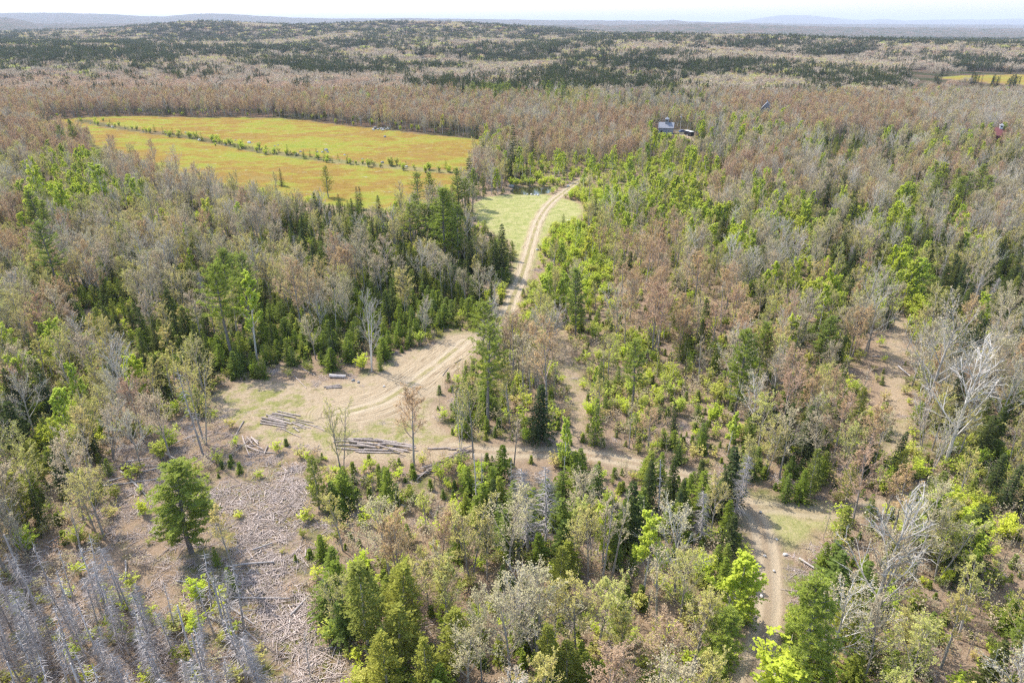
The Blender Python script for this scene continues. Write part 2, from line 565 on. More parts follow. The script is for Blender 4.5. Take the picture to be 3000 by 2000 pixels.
def ground_mat():
    m, nt, out = new_mat('ground_cover')
    geo = nt.nodes.new('ShaderNodeNewGeometry')
    P = geo.outputs['Position']

    def at(n):
        a = nt.nodes.new('ShaderNodeAttribute')
        a.attribute_name = n
        return a.outputs['Fac']
    n_big = noise(nt, P, .05, 3)
    n_mid = noise(nt, P, .35, 5, .65)
    n_fine = noise(nt, P, 2.2, 6, .7)
    n_tiny = noise(nt, P, 9.0, 4, .75)
    # forest floor: dry leaves, twigs, patches of green and moss
    litter = ramp(nt, n_fine, [(.30, (.20, .135, .09)), (.46, (.34, .245, .17)), (.60, (.45, .335, .25)), (.74, (.54, .43, .33))])
    litter = mixc(nt, .5, litter, ramp(nt, n_tiny, [(.3, (.16, .115, .075)), (.5, (.36, .27, .20)), (.68, (.60, .49, .39))]))
    green = ramp(nt, n_fine, [(.3, (.10, .12, .035)), (.6, (.21, .24, .07)), (.8, (.32, .31, .12))])
    gsel = math_n(nt, 'MULTIPLY_ADD', n_big, 1.1, math_n(nt, 'MULTIPLY', n_mid, .9))
    base = mixc(nt, smooth(nt, gsel, 1.0, 1.28), litter, green)
    base = mixc(nt, smooth(nt, n_mid, .60, .75), base, (.20, .12, .07))
    # brush-littered cutover
    sl = ramp(nt, n_tiny, [(.28, (.18, .13, .10)), (.45, (.36, .28, .22)), (.6, (.48, .39, .32)), (.75, (.62, .53, .46))])
    sl = mixc(nt, smooth(nt, n_mid, .42, .60), sl, mixc(nt, smooth(nt, n_fine, .4, .6), (.28, .185, .12), (.25, .26, .09)))
    base = mixc(nt, at('slash'), base, sl)
    # yard: trodden soil with chips, thin grass
    soil = ramp(nt, n_fine, [(.3, (.36, .275, .19)), (.5, (.47, .375, .265)), (.7, (.55, .455, .345))])
    thin = ramp(nt, n_fine, [(.3, (.20, .23, .07)), (.55, (.33, .32, .125)), (.75, (.45, .40, .22))])
    gs2 = math_n(nt, 'ADD', math_n(nt, 'MULTIPLY', at('lush'), .13), n_mid)
    yard = mixc(nt, smooth(nt, gs2, .52, .74), soil, thin)
    yard = mixc(nt, smooth(nt, n_tiny, .66, .72), yard, (.70, .62, .52))
    base = mixc(nt, at('yard'), base, yard)
    # grass clearing
    gr = ramp(nt, math_n(nt, 'ADD', math_n(nt, 'MULTIPLY', n_fine, .5), math_n(nt, 'MULTIPLY', n_mid, .5)), [(.34, (.22, .26, .08)), (.47, (.37, .39, .15)), (.56, (.48, .45, .22)), (.68, (.56, .50, .31))])
    base = mixc(nt, at('grass'), base, gr)
    # blueberry barrens: yellow green, orange and red brown clones in long flat patches
    sc = nt.nodes.new('ShaderNodeMapping')
    sc.inputs['Rotation'].default_value = (0, 0, R(-8))
    sc.inputs['Scale'].default_value = (.6, 1.0, 1)
    nt.links.new(P, sc.inputs[0])
    f1 = noise(nt, sc.outputs[0], .10, 6, .68)
    f2 = noise(nt, sc.outputs[0], .022, 3, .5)
    fv = math_n(nt, 'ADD', math_n(nt, 'MULTIPLY', f1, .72), math_n(nt, 'MULTIPLY', f2, .4))
    fc = ramp(nt, fv, [(.36, (.22, .29, .05)), (.46, (.29, .32, .05)), (.52, (.33, .31, .06)), (.565, (.35, .23, .06)), (.62, (.31, .14, .05)), (.70, (.34, .21, .09))])
    fg = noise(nt, P, .21, 4, .7)
    fc = mixc(nt, smooth(nt, fg, .60, .70), fc, (.42, .40, .26))
    fc = mixc(nt, .35, fc, ramp(nt, n_mid, [(.3, (.16, .20, .045)), (.5, (.30, .30, .07)), (.7, (.44, .38, .15))]))
    base = mixc(nt, at('field'), base, fc)
    # dirt road: pale wheel tracks, greener middle, drag marks along the way
    cm = nt.nodes.new('ShaderNodeCombineXYZ')
    nt.links.new(at('lat'), cm.inputs[0])
    nt.links.new(math_n(nt, 'MULTIPLY', at('alo'), .07), cm.inputs[1])
    drag = noise(nt, cm.outputs[0], 3.2, 4, .65)
    al = math_n(nt, 'ABSOLUTE', at('lat'))
    rut = math_n(nt, 'SUBTRACT', 1.0, smooth(nt, math_n(nt, 'ABSOLUTE', math_n(nt, 'SUBTRACT', al, .95)), .25, .75))
    dirt = ramp(nt, drag, [(.33, (.20, .145, .095)), (.44, (.46, .365, .255)), (.6, (.57, .47, .345)), (.75, (.63, .54, .42))])
    dirt = mixc(nt, math_n(nt, 'MULTIPLY', rut, .55), dirt, (.66, .56, .43))
    mid = math_n(nt, 'MULTIPLY', math_n(nt, 'SUBTRACT', 1.0, smooth(nt, al, .2, .75)), smooth(nt, n_mid, .36, .56))
    dirt = mixc(nt, math_n(nt, 'MULTIPLY', mid, .85), dirt, (.36, .33, .15))
    base = mixc(nt, at('road'), base, dirt)
    tr = mixc(nt, math_n(nt, 'MULTIPLY', rut, .6), mixc(nt, .5, litter, (.46, .38, .27)), (.58, .49, .37))
    base = mixc(nt, at('track'), base, tr)
    # country beyond: dark woodland floor
    fb = noise(nt, P, .012, 6, .7)
    fr = ramp(nt, fb, [(.36, (.050, .065, .030)), (.46, (.085, .085, .050)), (.55, (.15, .11, .085)), (.66, (.20, .135, .10))])
    ff = math_n(nt, 'MULTIPLY', at('far'), math_n(nt, 'SUBTRACT', 1.0, math_n(nt, 'MAXIMUM', at('field'), math_n(nt, 'MAXIMUM', at('yard'), at('track')))))
    base = mixc(nt, ff, base, fr)
    base = mixc(nt, 1.0, base, (.80, .78, .72), 'MULTIPLY')
    bs = nt.nodes.new('ShaderNodeBsdfDiffuse')
    nt.links.new(base, bs.inputs[0])
    bp = nt.nodes.new('ShaderNodeBump')
    bp.inputs['Strength'].default_value = .8
    bp.inputs['Distance'].default_value = .25
    hh = math_n(nt, 'ADD', math_n(nt, 'MULTIPLY', n_tiny, .5), math_n(nt, 'MULTIPLY', n_fine, .9))
    hh = math_n(nt, 'ADD', hh, math_n(nt, 'MULTIPLY', math_n(nt, 'MULTIPLY', drag, at('road')), 1.6))
    nt.links.new(hh, bp.inputs['Height'])
    nt.links.new(bp.outputs[0], bs.inputs['Normal'])
    nt.links.new(bs.outputs[0], out.inputs[0])
    return m


GROUND = ground_mat()


def sheet(name, V, faces, att, label):
    used = np.unique(faces)
    remap = np.full(len(V), -1, np.int64)
    remap[used] = np.arange(len(used))
    f = remap[faces]
    me = bpy.data.meshes.new(name)
    me.vertices.add(len(used))
    me.vertices.foreach_set('co', V[used].astype(np.float32).ravel())
    me.loops.add(f.size)
    me.loops.foreach_set('vertex_index', f.ravel().astype(np.int32))
    me.polygons.add(len(f))
    me.polygons.foreach_set('loop_start', np.arange(0, f.size, 4, dtype=np.int32))
    me.polygons.foreach_set('use_smooth', np.ones(len(f), bool))
    me.update(calc_edges=True)
    for k, v in att.items():
        a = me.attributes.new(k, 'FLOAT', 'POINT')
        a.data.foreach_set('value', v[used].astype(np.float32))
    me.materials.append(GROUND)
    return tag(link(name, me), label, None, None, 'structure')


def build_ground():
    for zone, (y0, y1, ratio, u1, cols) in {'near': (18, 420, 1.0065, 1.5, 760), 'far': (420, 42000, 1.016, 1.5, 380)}.items():
        X, Y = fan(y0, y1, ratio, u1, cols)
        Z = terrain(X, Y)
        mk = masks(X, Y)
        if zone == 'far':
            Z = Z + sm(Y, 3800, 6000) * (wobble(X, Y, 60) * 4 + wobble(X, Y, 170, 2.) * 5 + np.random.RandomState(3).uniform(-4, 4, X.shape)) * sm(30000 - Y, 0, 12000)
        else:
            pd = mk['pond']
            Z = Z - .9 * sm(pd, -1.2, 2.0)
            rut = np.exp(-((np.abs(mk['lat']) - .95) / .35) ** 2) * np.maximum(mk['road'], mk['track'])
            Z = Z - .10 * rut + wobble(X, Y, .9, 1.) * .05
        att = {k: mk[k].ravel() for k in ('road', 'track', 'lat', 'alo', 'grass', 'yard', 'lush', 'field', 'slash', 'far')}
        V = np.stack([X, Y, Z], -1).reshape(-1, 3)
        r, c = X.shape
        i = np.arange(r * c).reshape(r, c)
        q = np.stack([i[:-1, :-1], i[:-1, 1:], i[1:, 1:], i[1:, :-1]], -1).reshape(-1, 4)

        def fm(k):
            return mk[k].ravel()[q].mean(1) > .5
        road, track, grass, yard, field, slash = (fm(k) for k in ('road', 'track', 'grass', 'yard', 'field', 'slash'))
        left = np.ones(len(q), bool)
        for nm, sel, lab in (('dirt_road', road, 'pale rutted dirt road running through the woods to the landing'),
                             ('dirt_track', track, 'faint dirt track winding past the grassy turning place'),
                             ('grass_field', grass, 'pale grass clearing beside the bend of the dirt road'),
                             ('blueberry_field', field, 'yellow green and orange blueberry field'),
                             ('soil', yard, 'trodden bare soil of the log landing'),
                             ('cutover_ground', slash, 'cutover ground strewn with broken branches'),
                             ('ground' if zone == 'near' else 'land', np.ones(len(q), bool), 'leaf littered forest floor' if zone == 'near' else 'wooded country and hills to the horizon')):
            s = sel & left
            if s.sum() > 8:
                sheet(nm, V, q[s], att, lab)
            left &= ~sel
    # pond
    m, nt, out = new_mat('pond_water')
    p = nt.nodes.new('ShaderNodeBsdfPrincipled')
    p.inputs['Base Color'].default_value = (.035, .035, .018, 1)
    p.inputs['Roughness'].default_value = .06
    p.inputs['Specular IOR Level'].default_value = .3
    geo = nt.nodes.new('ShaderNodeNewGeometry')
    bp = nt.nodes.new('ShaderNodeBump')
    bp.inputs['Strength'].default_value = .15
    bp.inputs['Distance'].default_value = .1
    nt.links.new(noise(nt, geo.outputs['Position'], 1.5, 3), bp.inputs['Height'])
    nt.links.new(bp.outputs[0], p.inputs['Normal'])
    nt.links.new(p.outputs[0], out.inputs[0])
    c = POND.mean(0)
    zz = float(terrain(c[0], c[1])) - .35
    P = smooth_line(np.concatenate([POND, POND[:1]]), 5)[:-1]
    me = bpy.data.meshes.new('pond')
    me.from_pydata([((x - c[0]) * 1.12 + c[0], (y - c[1]) * 1.12 + c[1], zz) for x, y in P], [], [tuple(range(len(P)))])
    me.materials.append(m)
    tag(link('pond', me), 'small dark pond at the bend of the dirt road', None, None, 'structure')


build_ground()

# ------------------------------------------------------------------ tree builders: each gives (trunk MB, crown MB) at a reference height
def rv(r, s=1.0):
    while True:
        v = (r.uniform(-1, 1), r.uniform(-1, 1), r.uniform(-1, 1))
        l = v[0] ** 2 + v[1] ** 2 + v[2] ** 2
        if .01 < l <= 1:
            l = math.sqrt(l)
            return (v[0] / l * s, v[1] / l * s, v[2] / l * s)


def perp(d, r, w):
    v = rv(r)
    c = (d[1] * v[2] - d[2] * v[1], d[2] * v[0] - d[0] * v[2], d[0] * v[1] - d[1] * v[0])
    l = math.sqrt(c[0] ** 2 + c[1] ** 2 + c[2] ** 2) or 1
    return (c[0] / l * w, c[1] / l * w, c[2] / l * w)


def norm(d):
    l = math.sqrt(d[0] ** 2 + d[1] ** 2 + d[2] ** 2) or 1
    return (d[0] / l, d[1] / l, d[2] / l)


def conifer(seed, h=10., rad=1.9, lo=.08, step=.30, droop=.22, size=.36, ragged=.25, dead_low=False, power=.85):
    r = random.Random(seed)
    T, C = MB(), MB()
    bend = (r.uniform(-.02, .02) * h, r.uniform(-.02, .02) * h)

    def axis(z):
        t = z / h
        return bend[0] * t * t, bend[1] * t * t
    zs = [h * i / 6 for i in range(7)]
    T.tube([(*axis(z), z) for z in zs], [h * .013 * (1 - z / h) + .012 for z in zs], 6)
    side = [r.uniform(1 - ragged, 1 + ragged * .4) for _ in range(9)]
    z = lo * h
    while z < h * .985:
        t = (z - lo * h) / (h - lo * h)
        env = rad * (1 - t) ** power * (.72 + .28 * min(1, t / .12 + .3))
        nb = 5 + int(5 * (1 - t)) + r.randint(0, 1)
        a0 = r.uniform(0, 6.28)
        for b in range(nb):
            a = a0 + 6.283 * b / nb + r.uniform(-.25, .25)
            L = env * side[int(a / 6.283 * 9) % 9] * r.uniform(.5, 1.15)
            if L < .12:
                L = .12
            ca, sa = math.cos(a), math.sin(a)
            ax, ay = axis(z)
            n = max(2, int(L / (size * .62)))
            up0 = .10 + .5 * t
            for k in range(n):
                s = (k + .7) / n
                zz = z + L * (up0 * s - (droop + up0 * .6) * s * s) + r.uniform(-.03, .03)
                px, py = ax + ca * L * s, ay + sa * L * s
                q = size * (1.05 - .35 * s) * r.uniform(.75, 1.2)
                for sg in (-1, 1):
                    an = a + sg * r.uniform(.35, .95)
                    d = norm((math.cos(an), math.sin(an), -droop * s + r.uniform(-.25, .18)))
                    w = (-d[1] * q * .33, d[0] * q * .33, r.uniform(-.12, .12) * q)
                    C.leaf((px, py, zz), d, w, q)
                if k == n - 1:
                    d = norm((ca, sa, r.uniform(-.2, .15)))
                    C.leaf((px, py, zz), d, (-d[1] * q * .3, d[0] * q * .3, 0), q * 1.1)
        z += step * (.8 + .5 * r.random()) * (1 - .35 * t)
    tx, ty = axis(h)
    for k in range(5):
        d = norm((r.uniform(-.4, .4), r.uniform(-.4, .4), 1))
        C.leaf((tx, ty, h - size * 1.1), d, perp(d, r, size * .16), size * 1.3)
    if lo > .15 or dead_low:
        for k in range(26):
            z = r.uniform(.05, max(.2, lo)) * h
            a = r.uniform(0, 6.28)
            L = r.uniform(.4, .9) * rad * .7
            T.ribbon((*axis(z), z), (math.cos(a) * L, math.sin(a) * L, z - L * .2), (0, 0, .02))
    return T, C


def pine(seed, h=16., lo=.38, spread=3.4, top=.25, dense=1.0):
    r = random.Random(seed)
    T, C = MB(), MB()
    bx, by = r.uniform(-.03, .03) * h, r.uniform(-.03, .03) * h

    def axis(t):
        return bx * t * t + .12 * math.sin(t * 5 + seed), by * t * t + .12 * math.cos(t * 4 + seed)
    zs = [i / 9 for i in range(10)]
    T.tube([(*axis(t), t * h) for t in zs], [h * .0135 * (1 - t) ** .8 + .03 for t in zs], 7)
    z = lo * h
    while z < h * .985:
        t = (z - lo * h) / (h * (1 - lo))
        env = spread * min(1, .55 + t * 1.3) * (1 - t) ** .62 + top
        nb = r.randint(4, 6)
        a0 = r.uniform(0, 6.28)
        ax, ay = axis(z / h)
        for b in range(nb):
            a = a0 + 6.283 * b / nb + r.uniform(-.4, .4)
            L = env * r.uniform(.5, 1.15)
            rise = r.uniform(.02, .20) + .75 * t ** 1.5
            ca, sa = math.cos(a), math.sin(a)
            pts, k = [], 5
            for i in range(k):
                s = i / (k - 1)
                pts.append((ax + ca * L * s, ay + sa * L * s, z + L * (rise * s + .12 * s * s)))
            C.tube(pts, [.055 * (1 - s / k) + .012 for s in range(k)], 3, 1)
            n = max(3, int(L / .24 * dense))
            for i in range(n):
                s = .28 + .74 * (i + r.random() * .6) / n
                wj = .34 * (.4 + s) * (.6 + L * .14)
                cxp = ax + ca * L * s + r.uniform(-wj, wj)
                cyp = ay + sa * L * s + r.uniform(-wj, wj)
                czp = z + L * (rise * s + .12 * s * s) + r.uniform(-.06, .08)
                for q in range(18):
                    d = norm((r.uniform(-1, 1) + ca * .4, r.uniform(-1, 1) + sa * .4, r.uniform(-.25, .6)))
                    wl = math.hypot(d[0], d[1]) or 1
                    C.leaf((cxp, cyp, czp), d, (-d[1] / wl * .034, d[0] / wl * .034, r.uniform(-.012, .012)), r.uniform(.26, .46))
        z += r.uniform(.55, 1.0) * (1 - .3 * t) * h / 16
    for k in range(14):
        zz = r.uniform(.12, lo) * h
        a = r.uniform(0, 6.28)
        L = r.uniform(.4, 1.5)
        T.ribbon((*axis(zz / h), zz), (math.cos(a) * L, math.sin(a) * L, zz + L * r.uniform(-.1, .2)), (0, 0, .03))
    return T, C


def hardwood(seed, h=11., spread=1.0, lo=.34, leaf=.10, per=3, nl=15, nm=6, nt=6, stems=1, leaf_drop=0.0, twig=.014, upright=.0, lean=0.0):
    """Trunk that divides into limbs, branches and twigs; small leaves or buds at the twigs. Twigs are mat 1, leaves mat 0 in the crown."""
    r = random.Random(seed)
    T, C = MB(), MB()

    def limb(p, d, L, w, segs, curve, wob):
        pts = [p]
        for i in range(segs):
            d = norm((d[0] + r.uniform(-wob, wob), d[1] + r.uniform(-wob, wob), d[2] + curve + r.uniform(-wob, wob) * .6))
            q = pts[-1]
            pts.append((q[0] + d[0] * L / segs, q[1] + d[1] * L / segs, q[2] + d[2] * L / segs))
        return pts

    def at(pts, t):
        f = t * (len(pts) - 1)
        i = min(int(f), len(pts) - 2)
        f -= i
        a, b = pts[i], pts[i + 1]
        return (a[0] + (b[0] - a[0]) * f, a[1] + (b[1] - a[1]) * f, a[2] + (b[2] - a[2]) * f), norm((b[0] - a[0], b[1] - a[1], b[2] - a[2]))

    def side(d, ang, az_):
        e = norm((d[1], -d[0], .001)) if abs(d[2]) < .99 else (1, 0, 0)
        f = (d[1] * e[2] - d[2] * e[1], d[2] * e[0] - d[0] * e[2], d[0] * e[1] - d[1] * e[0])
        c, s = math.cos(ang), math.sin(ang)
        u, v = math.cos(az_) * s, math.sin(az_) * s
        return norm((d[0] * c + e[0] * u + f[0] * v, d[1] * c + e[1] * u + f[1] * v, d[2] * c + e[2] * u + f[2] * v))

    for st in range(stems):
        hh = h * (1 if st == 0 else r.uniform(.72, .98))
        a = r.uniform(0, 6.28)
        ln = (.0 if stems == 1 else r.uniform(.10, .24)) + lean
        d0 = norm((math.cos(a) * ln, math.sin(a) * ln, 1))
        base = (math.cos(a) * .12 * (stems > 1), math.sin(a) * .12 * (stems > 1), -.1)
        tr = limb(base, d0, hh * .97, 0, 7, .03, .05)
        w0 = hh * .0125 / (stems ** .35)
        T.tube(tr, [w0 * (1 - i / 7) ** .8 + .018 for i in range(8)], 6)
        n1 = max(5, int(nl / stems ** .6))
        for i in range(n1):
            t = lo + (1 - lo) * ((i + r.random() * .8) / n1) ** .9
            t = min(t, .985)
            p, d = at(tr, t)
            k = (t - lo) / (1 - lo)
            L1 = hh * .36 * spread * (1 - .62 * k) * r.uniform(.65, 1.15) * min(1, .72 + k)
            d1 = side(d, r.uniform(.55, .95) * (1 - upright) * (1 - .3 * k), i * 2.4 + r.uniform(-.5, .5))
            b1 = limb(p, d1, L1, 0, 4, .07, .12)
            w1 = max(.016, w0 * .42 * (1 - .55 * k))
            C.tube(b1, [w1 * (1 - j / 4) ** .8 + twig * .6 for j in range(5)], 4, 1)
            n2 = nm if L1 > 1 else max(2, nm - 2)
            for j in range(n2 + 1):
                t2 = .22 + .78 * (j + r.random() * .7) / (n2 + .7)
                p2, dd = at(b1, min(t2, 1))
                L2 = L1 * .46 * (1.15 - .55 * t2) * r.uniform(.7, 1.3)
                d2 = side(dd, r.uniform(.35, .85), r.uniform(0, 6.28))
                b2 = limb(p2, d2, L2, 0, 2, .08, .14)
                C.tube(b2, [twig * 1.5, twig * 1.1, twig * .6], 3, 1)
                for q in range(nt):
                    t3 = .2 + .8 * (q + r.random()) / nt
                    p3, d3 = at(b2, min(t3, 1))
                    L3 = max(.28, L2 * .55 * r.uniform(.5, 1.2))
                    d4 = side(d3, r.uniform(.25, .9), r.uniform(0, 6.28))
                    e3 = (p3[0] + d4[0] * L3, p3[1] + d4[1] * L3, p3[2] + d4[2] * L3 + .05)
                    C.ribbon(p3, e3, perp(d4, r, twig), 1)
                    for z in range(per):
                        if r.random() < leaf_drop:
                            continue
                        f = r.uniform(.25, 1.05)
                        c = (p3[0] + (e3[0] - p3[0]) * f + r.uniform(-.1, .1), p3[1] + (e3[1] - p3[1]) * f + r.uniform(-.1, .1), p3[2] + (e3[2] - p3[2]) * f + r.uniform(-.08, .08))
                        s = leaf * r.uniform(.6, 1.3)
                        C.quad(c, *level(r, s))
    return T, C


def cedar(seed, h=8., rad=1.35):
    r = random.Random(seed)
    T, C = MB(), MB()
    zs = [i / 6 for i in range(7)]
    bx = r.uniform(-.3, .3)
    T.tube([(bx * t * t, .1 * math.sin(4 * t), t * h * .97) for t in zs], [h * .017 * (1 - t) + .015 for t in zs], 6)
    lo = r.uniform(.10, .24)
    nb = int(92 * h / 8)
    for i in range(nb):
        t = ((i + r.random()) / nb) ** 1.05
        z = h * (lo + (1 - lo) * t)
        env = rad * min(1, (1 - t) ** .62 * 1.2) * min(1, .5 + t * 2.2)
        a = i * 2.4 + r.uniform(-.5, .5)
        L = max(.15, env * r.uniform(.45, 1.15))
        ca, sa = math.cos(a), math.sin(a)
        C.ribbon((bx * t * t, 0, z), (bx * t * t + ca * L, sa * L, z + .1 * L), (0, 0, .02), 0)
        for k in range(int(16 + 16 * L)):
            f = .35 + .7 * r.random() ** .7
            zc = z + L * (-.12 * f + .42 * f * f)
            an = a + r.uniform(-1.0, 1.0)
            d = norm((math.cos(an), math.sin(an), r.uniform(-.25, .8)))
            q = r.uniform(.16, .34)
            j = .16 + .10 * L
            C.leaf((bx * t * t + ca * L * f + r.uniform(-j, j), sa * L * f + r.uniform(-j, j), zc + r.uniform(-.12, .12)), d, (-d[1] * q * .27, d[0] * q * .27, r.uniform(-.1, .1) * q), q)
    for i in range(36):
        z = r.uniform(.06, .9) * h
        a = r.uniform(0, 6.28)
        L = r.uniform(.4, 1.0) * rad
        T.ribbon((0, 0, z), (math.cos(a) * L, math.sin(a) * L, z + r.uniform(-.2, .25)), (0, 0, .018))
    return T, C


def snag(seed, h=9., feathery=False, broken=False):
    """A dead conifer: grey pole with fine drooping bare branches."""
    r = random.Random(seed)
    T, C = MB(), MB()
    lx, ly = r.uniform(-.06, .06) * h, r.uniform(-.06, .06) * h

    def ax(t):
        return lx * t + .07 * math.sin(5 * t + seed), ly * t + .07 * math.cos(4 * t)
    zs = [i / 7 for i in range(8)]
    T.tube([(*ax(t), t * h) for t in zs], [h * .0125 * (1 - t * (.5 if broken else .93)) + .02 for t in zs], 6, 0, 0 if broken else False)
    n = 18 if broken else (150 if feathery else 62)
    for i in range(n):
        t = r.uniform(.18, .99) if not broken else r.uniform(.3, .95)
        a = r.uniform(0, 6.28)
        L = (.4 + 1.35 * (1 - t) ** .7) * r.uniform(.45, 1.1) * (.9 if not broken else .7) * h / 9
        x, y = ax(t)
        z = t * h
        dr = r.uniform(-.05, .45)
        ca, sa = math.cos(a), math.sin(a)
        p0, p1, p2 = (x, y, z), (x + ca * L * .55, y + sa * L * .55, z - dr * L * .25), (x + ca * L, y + sa * L, z - dr * L)
        C.tube([p0, p1, p2], [.03, .02, .008], 3)
        for k in range(9 if feathery else 3):
            f = r.uniform(.2, 1)
            q = (p0[0] + (p2[0] - p0[0]) * f, p0[1] + (p2[1] - p0[1]) * f, p0[2] + (p2[2] - p0[2]) * f)
            l3 = r.uniform(.2, .5) * (1.15 if feathery else 1)
            an = a + r.uniform(-1.3, 1.3)
            e = (q[0] + math.cos(an) * l3, q[1] + math.sin(an) * l3, q[2] - r.uniform(-.1, .5) * l3)
            C.ribbon(q, e, (0, 0, .016))
    return T, C


def bush(seed, h=3., rad=1.3, stems=9, leaf=.10, per=5):
    r = random.Random(seed)
    T, C = MB(), MB()
    for s in range(stems):
        a = r.uniform(0, 6.28)
        sp = r.uniform(.15, 1) * rad
        hh = h * r.uniform(.6, 1.0)
        b = (math.cos(a) * .15 * rad, math.sin(a) * .15 * rad, 0)
        e = (math.cos(a) * sp, math.sin(a) * sp, hh)
        m = ((b[0] + e[0]) * .5 * .8, (b[1] + e[1]) * .5 * .8, hh * .55)
        T.tube([b, m, e], [.03, .02, .006], 3)
        for k in range(9):
            f = r.uniform(.2, 1)
            q = (m[0] + (e[0] - m[0]) * (2 * f - 1), m[1] + (e[1] - m[1]) * (2 * f - 1), m[2] + (e[2] - m[2]) * (2 * f - 1)) if f > .5 else (b[0] + (m[0] - b[0]) * 2 * f, b[1] + (m[1] - b[1]) * 2 * f, m[2] * 2 * f)
            an = r.uniform(0, 6.28)
            l = r.uniform(.25, .65) * (1.2 - .5 * f)
            t = (q[0] + math.cos(an) * l, q[1] + math.sin(an) * l, q[2] + l * r.uniform(.3, 1.1))
            T.ribbon(q, t, (0, 0, .012))
            for z in range(per):
                g = r.uniform(.2, 1.1)
                c = (q[0] + (t[0] - q[0]) * g + r.uniform(-.12, .12), q[1] + (t[1] - q[1]) * g + r.uniform(-.12, .12), q[2] + (t[2] - q[2]) * g + r.uniform(-.1, .1))
                sz = leaf * r.uniform(.6, 1.3)
                C.quad(c, *level(r, sz))
    return T, C


def level(r, s, tilt=.55):
    a = r.uniform(0, 6.283)
    u = norm((math.cos(a), math.sin(a), r.uniform(-tilt, tilt)))
    v = norm((-math.sin(a), math.cos(a), r.uniform(-tilt, tilt)))
    return (u[0] * s, u[1] * s, u[2] * s), (v[0] * s * .66, v[1] * s * .66, v[2] * s * .66)


class Kind:
    def __init__(s, name, cat, noun, group, parts, crown_name='crown'):
        s.name, s.cat, s.noun, s.group, s.parts, s.crown = name, cat, noun, group, parts, crown_name


# kind -> variants: (reference height, trunk mesh, crown mesh, whole mesh)
VAR = {}


def variant(key, h, TC, tm, cm):
    """cm: materials of the crown (leaf, twig)."""
    T, C = TC
    t = T.mesh(key + '_trunk', tm)
    c = C.mesh(key + '_crown', cm)
    W = MB()
    W.add(T, 0)
    n = len(W.V)
    W.V += C.V
    W.F += [tuple(i + n for i in f) for f in C.F]
    W.M += [i + 1 for i in C.M]
    w = W.mesh(key, tm + cm)
    VAR.setdefault(key, []).append((h, t, c, w))


for i in range(6):
    variant('S', 10., conifer(10 + i, 10, (2.3, 2.7, 2.0, 2.5, 1.8, 2.2)[i], (.06, .12, .2, .08, .3, .1)[i], ragged=(.3, .4, .45, .25, .5, .5)[i], size=(.36, .40, .40, .36, .40, .42)[i], step=(.44, .50, .52, .42, .50, .56)[i], droop=(.22, .30, .25, .2, .3, .35)[i]), [B_DARK], [L_SPRUCE])
for i in range(5):
    variant('F', 5., conifer(30 + i, 5, (1.75, 1.5, 2.0, 1.6, 1.9)[i], .03, step=(.34, .36, .33, .40, .38)[i], droop=.05, size=.26, ragged=(.35, .4, .4, .5, .55)[i], power=.72), [B_DARK], [L_FIR])
for i in range(5):
    variant('P', 16., pine(50 + i, 16, (.42, .32, .48, .20, .36)[i], (4.0, 3.7, 4.2, 3.5, 3.4)[i], dense=(1.3, 1.5, 1.2, 1.5, 1.5)[i]), [B_DARK], [L_PINE, B_DARK])
hw = [hardwood(70, 12, 1.15, leaf=.055, per=5, nm=7, nt=7), hardwood(71, 12, 1.35, .28, leaf=.055, per=5, nm=7, nt=7), hardwood(72, 12, 1.0, .40, leaf=.055, per=5, nl=14, nm=7, nt=7), hardwood(73, 12, 1.1, .26, leaf=.055, per=5, stems=3, nl=18, nm=6, nt=6), hardwood(74, 12, .75, .42, leaf=.055, per=5, nl=12, nm=6, nt=6)]
for i, tc in enumerate(hw):
    variant('M', 12., tc, [B_GREY], [L_MAPLE, B_RTWIG])
hw = [hardwood(80, 12, 1.2, .30, .06, 2, nm=7, nt=8), hardwood(81, 12, 1.4, .26, .06, 1, nm=7, nt=8), hardwood(82, 12, 1.05, .38, .065, 2, nl=14, nm=7, nt=8), hardwood(83, 12, 1.1, .24, .06, 1, stems=3, nl=19, nm=6, nt=7), hardwood(84, 12, .6, .45, .06, 2, nl=10, nm=4, nt=5)]
for i, tc in enumerate(hw):
    variant('G', 12., tc, [B_GREY], [L_TAN, B_PALE if i in (1, 3) else B_TWIG])
hw = [hardwood(90, 11, 1.15, .30, .055, 4, nm=7, nt=7, leaf_drop=.1), hardwood(91, 11, 1.3, .26, .055, 4, nm=7, nt=7, leaf_drop=.3), hardwood(92, 11, 1.0, .36, .06, 4, nl=14, nm=6, nt=7), hardwood(93, 11, 1.1, .24, .055, 4, stems=3, nl=19, nm=6, nt=6, leaf_drop=.2), hardwood(94, 11, .7, .4, .06, 4, nl=11, nm=5, nt=6)]
for i, tc in enumerate(hw):
    variant('Y', 11., tc, [B_GREY], [L_YELL, B_TWIG])
hw = [hardwood(100, 11, .95, .28, .085, 12, nl=15, nm=7), hardwood(101, 11, 1.1, .24, .085, 12, nl=15, nm=7), hardwood(102, 11, .75, .30, .085, 12, nl=14, nm=7), hardwood(103, 11, 1.0, .22, .085, 12, stems=2, nl=20, nm=6)]
for i, tc in enumerate(hw):
    variant('B', 11., tc, [B_BIRCH if i % 2 == 0 else B_PALE], [L_LIME, B_PALE])
for i in range(4):
    variant('C', 8., cedar(120 + i, 8, (1.6, 1.3, 1.8, 1.4)[i]), [B_GREY], [L_CEDAR])
for i in range(5):
    variant('D', 9., snag(140 + i, 9, i in (0, 3), i == 4), [B_DEAD], [B_DEAD])
for i in range(4):
    variant('H', 3., bush(160 + i, 3, (1.5, 1.2, 1.8, 1.1)[i], (20, 16, 24, 16)[i], .07, 10), [B_GREY], [L_SHRUB])
